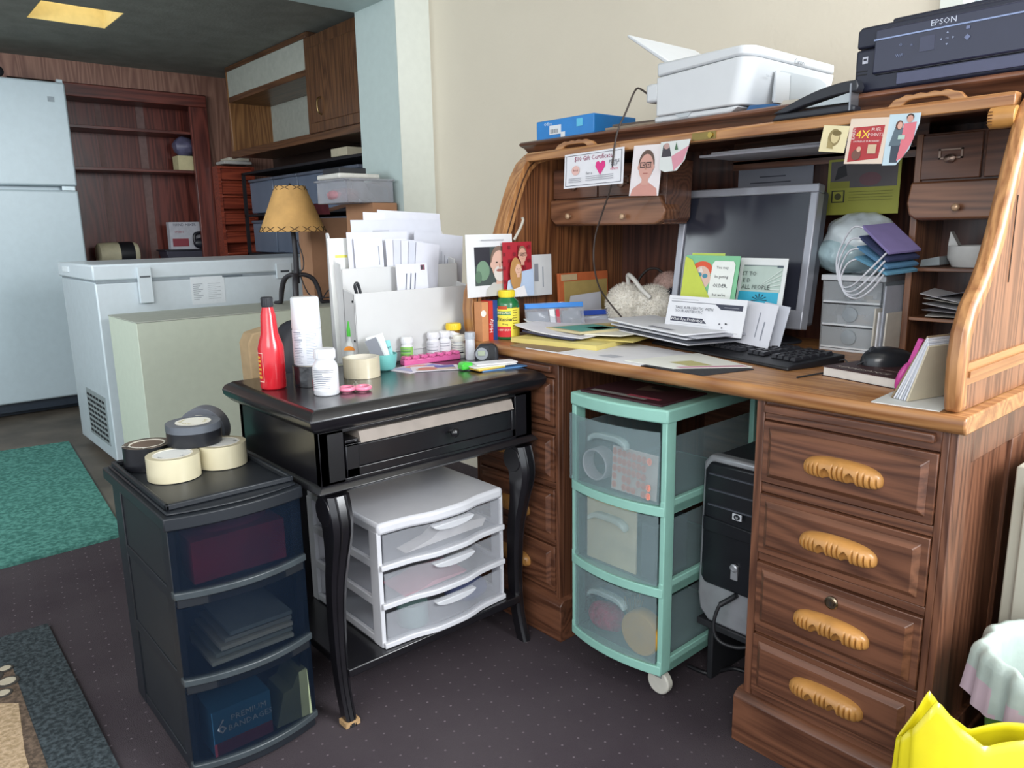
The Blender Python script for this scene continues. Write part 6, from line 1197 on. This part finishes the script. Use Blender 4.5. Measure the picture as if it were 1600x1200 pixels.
slip('couple_cutout', 'cutout photo of a standing couple on pale blue, hanging right of the red coupon', 'photo', (1389, 1437, 178, 258), lambda w, h: [('p', [(-w*.28, h*.05), (-w*.3, h*.4), (-w*.1, h*.45), (0, h*.42), (-w*.02, h*.05)], '#3a4450'), ('p', [(-w*.38, h*.38), (-w*.25, h*.75), (w*.02, h*.72), (-w*.02, h*.38)], '#5a6a74'), ('p', [(-w*.05, h*.08), (w*.0, h*.4), (w*.02, h*.80), (w*.42, h*.83), (w*.4, h*.5), (w*.15, h*.15)], '#d0707c'), ('e', -w*.12, h*.78, w*.12, h*.09, '#5f3a30'), ('e', -w*.10, h*.77, w*.08, h*.07, '#d0a090'), ('e', w*.2, h*.92, w*.12, h*.07, '#3a2c28'), ('e', w*.2, h*.89, w*.1, h*.07, '#c89484'), ('r', -w*.1, h*.5, w*.12, h*.58, '#a8c4b8')], '#b8ccd6', roll=3, poly=[(-.5, 0), (-.05, .0), (.3, .3), (.5, .8), (.5, 1), (-.5, 1)])

# ================================================================== ON TOP OF THE DESK
TT = 1.3025
a, c = ony(838, 200, 1.53), ony(928, 190, 1.53)
bb_ = thing('paper_ream', 'blue packaged box with white label at the left end of the desk top', 'box', ((a.x+c.x)/2, 1.61, TT), 0)
w_ = c.x-a.x; b = B(); b.box(-w_/2, w_/2, -.08, .09, 0, .052, pm('#1f7ac2', .4, var=.04)); b.obj('carton', bb_, bev=.003)
b = B(); b.box(-w_*.25, -w_*.05, -.082, -.0802, .012, .036, fl('#d6dadd')); b.text('1234', -w_*.15, .024, .010, fl('#4a4c54'), y=-.0825) if False else None
for i in range(8): b.box(-w_*.23+i*.004, -w_*.23+i*.004+.0015, -.0824, -.082, .015, .026, fl('#3a3c44'))
b.box(-w_*.05, w_*.02, -.082, -.0802, .0, .016, fl('#d6dadd')); b.box(w_*.22, w_*.32, -.0815, -.0802, .024, .044, fl('#5fb8d8')); b.text('Office', -w_*.28, .041, .013, fl('#cfe2ee'), y=-.0815); b.obj('label', bb_)
for i, (lb, c_) in enumerate((('brown paper folder lowest beside the blue box', '#7d6650'), ('grey-brown folder above the lowest one beside the blue box', '#8f8070'), ('dark topped folder uppermost beside the blue box', '#5c5048'))):
    b = B(); b.box(-.085, .085, -.10, .09, 0, .006, pm(c_, .8)); o = b.obj('file_folder', bev=.001); o.location = (-1.33+.012*i, 1.645+.01*i, TT+i*.0065); o.rotation_euler = (0, 0, math.radians(6*i-4)); tag(o, lb, 'folder')
# white printer, front turned to the right
cp = thing('white_printer', 'white inkjet printer with raised paper tray on top of the oak desk', 'printer', (-1.07, 1.68, TT))
PW = pm('#c6c9cc', .4, var=.01); PWG = pm('#aeb4b8', .4, var=.01)
X0, X1, Y0, Y1 = -1.195, -.945, 1.505, 1.87
b = B(); b.prism([(X0-.008, TT), (X1-.05, TT), (X1-.03, TT+.012), (X0-.008, TT+.014)], 'xz', Y0+.004, Y1, PW); b.obj('base', cp, world=True, bev=.004)
def outline(n=10):
    r = .035; P_ = [(X0, Y0), (X1-r, Y0)]+[(X1-r+r*math.sin(a*PI/2/n), Y0+r-r*math.cos(a*PI/2/n)) for a in range(1, n+1)]+[(X1, Y1), (X0, Y1)]; return P_
b = B(); O = outline()
def zsp(x): u = (x-X0)/(X1-X0); return TT+.105-.004*math.cos(u*PI*1.6)+.006*u
A = [b.v((x-(.02 if x > X1-.04 and z0_ else 0), y, TT+.014)) for (x, y) in O for z0_ in (1,)]; C_ = [b.v((x, y, zsp(x))) for x, y in O]
nO = len(O); b.face(A[::-1], PW); b.face(C_, PW)
for i in range(nO):
    b.face([A[i], A[(i+1) % nO], C_[(i+1) % nO], C_[i]], PW)
b.obj('body', cp, world=True, smooth=50, bev=.003)
b = B(); A = [b.v((x, y, zsp(x)+.0015)) for x, y in O]; C_ = [b.v((x, y, TT+.133+.004*math.sin((x-X0)/(X1-X0)*PI))) for x, y in O]
b.face(A[::-1], PW); b.face(C_, PW)
for i in range(nO): b.face([A[i], A[(i+1) % nO], C_[(i+1) % nO], C_[i]], PW)
b.obj('scanner_lid', cp, world=True, smooth=50, bev=.005)
b = B(); b.T = Matrix.Translation((X1+.0016, 1.70, TT+.118)) @ Matrix.Rotation(PI/2, 4, 'Z'); b.text('Canon', 0, 0, .016, fl('#6d7278'), y=-.0006); b.T = Matrix.Translation((X1-.003, 1.575, TT+.075)) @ Matrix.Rotation(PI/2, 4, 'Z'); b.text('Canon', 0, 0, .009, fl('#8d9298'), y=-.004); b.T = Matrix.Identity(4); b.obj('logo', cp, world=True)
b = B(); b.prism([(1.60, TT+.025), (1.845, TT+.025), (1.83, TT+.085), (1.80, TT+.092), (1.63, TT+.092), (1.605, TT+.08)], 'yz', X1-.004, X1+.0008, PWG); b.box(X1, X1+.004, 1.60, 1.66, TT+.022, TT+.088, PW); b.box(X1, X1+.003, 1.66, 1.664, TT+.03, TT+.085, fl('#7d8388')); b.obj('output_slot', cp, world=True)
b = B(); b.prism([(X0-.12, TT+.218), (X0-.115, TT+.222), (X0+.02, TT+.135), (X0+.01, TT+.13)], 'xz', Y0+.03, Y1-.06, PW); b.obj('paper_support', cp, world=True, bev=.002)
b = B(); b.box(X0-.032, X0+.005, Y0+.0, Y0+.08, TT+.048, TT+.090, PW); b.obj('power_module', cp, world=True, bev=.006)
b = B(); b.prism([(X0+.055, TT+.013), (X0+.10, TT+.013), (X0+.09, TT+.004), (X0+.065, TT+.004)], 'xz', Y0+.001, Y0+.01, PWG); b.obj('finger_recess', cp, world=True)
cpts = [Vector((X0-.032, Y0+.012, TT+.068)), ony(998, 138, 1.515), ony(990, 146, 1.51), ony(978, 175, 1.49), ony(965, 205, 1.47), ony(958, 245, 1.455), ony(955, 290, 1.47), ony(942, 330, 1.49), ony(930, 370, 1.50), ony(928, 410, 1.50), ony(935, 445, 1.52), ony(950, 470, 1.55), ony(975, 500, 1.57)]
b = B(); b.tube(cpts, .0024, pm('#3a2f2a', .5), 7); b.tube([cpts[0]+Vector((.012, 0, .004)), cpts[0]], .004, pm('#1c1c20', .5), 8); tag(b.obj('power_cord', smooth=60, world=tuple(cpts[5])), 'thin dark power cord hanging from the white printer down to the desktop', 'cord')
wp = [onx(803, 375, -1.59)+Vector((.0, 0, 0)), onx(812, 358, -1.59), onx(817, 345, -1.59), onx(816, 340, -1.59)]
b = B(); b.tube(wp, .004, pm('#b9b2a6', .5), 7); tag(b.obj('cable', smooth=60, world=tuple(wp[0])), 'short pale cord curving up behind the couple photo', 'cord')
for lb, c_, x, dz in (('blue and white folded packet in front of the white printer', '#2d5a8a', -.93, 0), ('grey card lying by the white printer front', '#b9b4a8', -.85, 0)):
    b = B(); b.prism([(-.04, 0), (.045, 0), (.03, .008), (-.03, .012)], 'xz', -.03, .03, pm(c_, .6, var=.1)); o = b.obj('packet'); o.location = (x, 1.56, TT); tag(o, lb, 'packet')
# stapler
st = thing('stapler', 'long black stapler with a curved arm resting on the roll rail', 'stapler', (-.785, 1.484, 1.2665))
SB = pm('#22242b', .4); L2 = .085
b = B(); b.prism([(-L2, 0), (L2, 0), (L2, .010), (L2-.01, .014), (-L2+.01, .012)], 'xz', -.015, .015, SB); b.obj('base', st, bev=.003)
b = B(); n = 14; up = [(-L2+.17*i/n, .014+.042*math.sin((i/n)*PI*.52)) for i in range(n+1)]; lo = [(-L2+.03+.14*i/n, .013+.022*math.sin((i/n)*PI*.5)) for i in range(n+1)]
b.prism(up+[(L2+.004, .045), (L2+.002, .036)]+lo[::-1], 'xz', -.014, .014, SB); b.obj('arm', st, bev=.003, smooth=40)
b = B(); b.prism([(-L2+.07, .018), (L2-.008, .018), (L2-.008, .036)], 'xz', -.010, .010, pm('#a9b0b2', .35, .6)); b.obj('magazine', st, label='bright metal staple channel')
b = B(); b.box(L2-.010, L2-.007, -.0165, .0165, .002, .05, pm('#8d9096', .35, .8)); b.obj('clip', st)
# black printer
ep = thing('black_printer', 'black inkjet printer with control panel at the right end of the desk top', 'printer', (-.52, 1.66, TT))
EB = pm('#1e2132', .4, var=.05); EG = pm('#272a40', .3, var=.03, coat=.3)
ex0, ex1, ey0, ey1 = -.722, -.33, 1.508, 1.80
b = B(); b.box(ex0, ex1, ey0, ey1, TT, TT+.078, EB); b.obj('lower_body', ep, world=True, bev=.005)
b = B(); b.prism([(ex0, TT+.080), (ex0, TT+.112), (ex0+.008, TT+.118), (ex1-.008, TT+.118), (ex1, TT+.112), (ex1, TT+.080)], 'xz', ey0+.002, ey1, EB); b.obj('upper_body', ep, world=True, bev=.004)
b = B(); b.box(ex0+.055, ex1-.05, ey0+.02, ey1-.02, TT+.118, TT+.128, EB); b.obj('scanner_lid', ep, world=True, bev=.004)
b = B(); b.prism([(ex0+.035, TT+.03), (ex1-.03, TT+.03), (ex1-.03, TT+.108), (ex0+.037, TT+.108)], 'xz', ey0-.006, ey0+.002, EG); pn = b.obj('control_panel', ep, world=True, bev=.003)
b = B(); b.box(ex0+.036, ex1-.03, ey0-.0075, ey0-.0055, TT+.088, TT+.0905, pm('#8d9cc0', .3, .3)); b.text('EPSON', ex0+.155, TT+.099, .014, pm('#c4cada', .3), y=ey0-.0075); b.text('XP-330', ex1-.075, TT+.074, .0065, fl('#8d96b0'), y=ey0-.0075)
for (x, z, t_) in ((.085, .073, 'O'), (.104, .070, '⌂' if False else 'n'), (.084, .055, 'WiFi')): b.text(t_, ex0+x, TT+z, .007, fl('#7b86a8'), y=ey0-.0075)
cx3, cz3 = ex0+.163, TT+.070
for a in range(4):
    t_ = a*PI/2; c3, s3 = math.cos(t_), math.sin(t_); q = [(.0115*c3, .0115*s3), (.0085*c3-.002*s3, .0085*s3+.002*c3), (.0085*c3+.002*s3, .0085*s3-.002*c3)]
    b.face([b.v((cx3+u, ey0-.0075, cz3+v)) for u, v in q], fl('#9aa4c0'))
b.text('OK', cx3, cz3, .004, fl('#9aa4c0'), y=ey0-.0075); b.face([b.v((ex0+.195+u, ey0-.0075, TT+.066+v)) for u, v in ((-.005, 0), (0, .005), (.005, 0), (0, -.005))], fl('#6f7898')); b.box(ex0+.192, ex0+.198, ey0-.0075, ey0-.0073, TT+.079, TT+.084, fl('#6f7898'))
b.obj('markings', pn, world=True)
b = B(); b.box(ex0+.118, ex0+.142, ey0-.0075, ey0-.006, TT+.055, TT+.080, pm('#3c3f55', .2)); b.obj('display', pn, world=True)
b = B(); b.box(ex0+.08, ex1-.06, ey0-.004, ey0+.001, TT+.006, TT+.026, pm('#4a4d66', .35)); b.box(ex0+.04, ex1-.035, ey0-.003, ey0+.001, TT+.028, TT+.033, pm('#12131c', .3)); b.obj('output_tray', ep, world=True, bev=.001)
b = B(); b.box(ex0+.014, ex0+.024, ey0-.001, ey0, TT+.052, TT+.064, fl('#b9bcc8')); b.box(ex0+.016, ex0+.022, ey0-.0015, ey0-.001, TT+.057, TT+.061, fl('#2a2c38')); b.box(ex0+.004, ex0+.024, ey0-.001, ey0, TT+.038, TT+.040, fl('#101118')); b.box(ex0+.004, ex0+.024, ey0-.001, ey0, TT+.032, TT+.034, fl('#101118')); b.obj('sticker', ep, world=True)

# ================================================================== RIGHT OF THE DESK
fc = thing('file_cabinet', 'pale grey metal filing cabinet at the right of the oak desk', 'cabinet', (-.12, 1.7, 0))
FM = pm('#b3b2a4', .45, var=.02)
b = B(); b.box(-.372, .10, 1.47, 2.0, .0, .645, FM); b.obj('body', fc, world=True, bev=.003)
for z0, z1 in ((.03, .32), (.328, .62)): b = B(); b.box(-.352, .08, 1.458, 1.4695, z0, z1, FM); d = b.obj('drawer', fc, world=True, bev=.003); b = B(); b.box(-.2, -.06, 1.44, 1.458, z1-.08, z1-.065, pm('#8d8f90', .3, .8)); b.obj('handle', d, world=True)
BX, BY = -.225, 1.32
tc_ = thing('trash_can', 'green plastic trash can lined with a pale bag beside the desk', 'trash can', (BX, BY, 0))
GC = pm('#5d8c46', .45, var=.04)
b = B(); b.lathe([(0, .003), (.088, 0), (.115, .37), (.121, .375), (.121, .388), (.113, .388), (.110, .37), (.084, .008), (0, .008)], GC, seg=40); b.obj('bucket', tc_, smooth=40)
LN = pm('#b6c4bd', .35, var=.06, scale=14, bump=.4, bscale=40, coat=.3); LP = pm('#c9b2bd', .4, var=.05, scale=14)
b = B(); rr = random.Random(4); ph = [rr.uniform(0, 6) for _ in range(6)]
def liner(u, v):
    t = u*2*PI; w_ = .004*math.sin(7*t+ph[0])+.003*math.sin(13*t+ph[1])+.0025*math.sin(23*t+ph[2])
    low = .070+.008*math.sin(2*t+ph[3])+.006*math.sin(5*t+ph[4])
    if v < .4: k = v/.4; r = .07+.034*k+w_*k*.6; z = .04+.355*k
    elif v < .55: k = (v-.4)/.15; r = .104+.026*k+w_*(.6+.4*k); z = .395+.012*math.sin(k*PI)
    else: k = (v-.55)/.45; r = .130+.006*k+w_*(1+.6*k); z = .395-low*k
    return (r*math.cos(t), r*math.sin(t), z)
b.grid(liner, 96, 26, LN, True)
for f in b.b.faces:
    if f.calc_center_median().z < .362 and f.calc_center_median().xy.length > .13: f.material_index = b.mi(LP)
b.obj('bag_liner', tc_, smooth=80, label='pale translucent bag folded over the rim')
b = B(); b.tube([(-.06, -.118, .305), (-.062, -.148, .28), (.0, -.165, .272), (.06, -.15, .28), (.06, -.12, .305)], .003, pm('#c9cdc6', .4)); b.box(-.06, -.04, -.128, -.11, .285, .31, GC); b.obj('wire_handle', tc_, smooth=60)
# yellow bag
YB = pm('#c6b816', .35, var=.04, bump=.25, bscale=16, coat=.3)
b = B(); cxb, cyb = -.255, 1.02
ca, sa = math.cos(math.radians(49)), math.sin(math.radians(49))
def lx(p): return (p.x-cxb)*ca+(p.y-cyb)*sa
q1, q2, q3 = ony(1462, 1090, .96), ony(1518, 1152, 1.0), ony(1590, 1146, 1.06)
def bag(u, v):
    t = u*2*PI; fold = 1+.05*math.sin(4*t+1)+.035*math.sin(9*t)+.02*math.sin(17*t+2)
    x = .135*math.cos(t)*fold*(1-.05*v)+.02; y = .062*math.sin(t)*fold*(1-.72*v*v)
    d1 = (x-lx(q1))/.05; d3 = (x-lx(q3))/.09
    h = q2.z-.02+(q1.z-q2.z+.02)*max(0, 1-abs(d1 if d1 < 0 else d1*.8))+(q3.z-q2.z+.03)*max(0, 1-d3*d3)
    if d1 < -.6: h = min(h, q1.z-.03)
    return (x, y, h*v+.003*math.sin(11*t)*v*(1-v))
b.grid(bag, 120, 30, YB, True)
o = b.obj('yellow_bag', smooth=60); o.location = (cxb, cyb, 0); o.rotation_euler = (0, 0, math.radians(49)); sm = o.modifiers.new('thick', 'SOLIDIFY'); sm.thickness = .0012
tag(o, 'bright yellow plastic bag with a pointed corner standing in front of the trash can', 'bag')
# small brown bag and dark bundle on the floor side behind the table
b = B(); q0 = onx(388, 520, -1.84); b.prism([(q0.y, .62), (q0.y+.07, .62), (q0.y+.072, .80), (q0.y+.055, .825), (q0.y+.01, .815), (q0.y-.003, .79)], 'yz', -1.90, -1.84, pm('#9b8464', .9, var=.15, scale=20)); b.box(-1.895, -1.845, q0.y+.003, q0.y+.067, 0, .62, pm('#9b8464', .9, var=.15, scale=20)); tag(b.obj('paper_bag', bev=.004, world=(-1.87, q0.y+.03, 0)), 'brown burlap-like paper sack standing behind the black table', 'bag')
b = B(); q0 = onx(436, 560, -1.86); b.blob((-1.87, q0.y+.05, .72), .05, .065, .12, pm('#1b1b24', .5, var=.3), noise=.05); b.box(-1.90, -1.84, q0.y, q0.y+.1, 0, .70, pm('#1b1b24', .6)); tag(b.obj('black_bag', smooth=60, world=(-1.87, q0.y+.05, 0)), 'black bag bulging up behind the white spray can and table', 'bag')

GR_ = {'pill_bottle': 'white pill bottles on the black table', 'envelope': 'envelopes', 'notepad': 'stacked notepads on the black table', 'mail_sheet': 'mail pile on the keyboard', 'face_mask': 'face masks piled by the pigeonholes', 'upright_envelope': 'upright envelopes beside the small organizer', 'receipt': 'paper slips in the pigeonhole', 'leaning_envelope': 'leaning envelope bundle', 'file_folder': 'folders on the desk top', 'white_paper': 'white papers on the left stack', 'zip_bag': 'zip bags on the desk', 'leaflet': 'leaflets on the black table', 'pink_pompom': 'fuzzy pads beside the monitor', 'supplement_bottle': 'yellow capped supplement bottles'}
for o in COL.objects:
    k = o.name.split('.')[0]
    if o.parent is None and k in GR_ and 'group' not in o.keys():
        if k == 'envelope' and o.location.x > -1.69: continue
        o['group'] = 'envelopes in the white mail sorter' if k == 'envelope' else GR_[k]
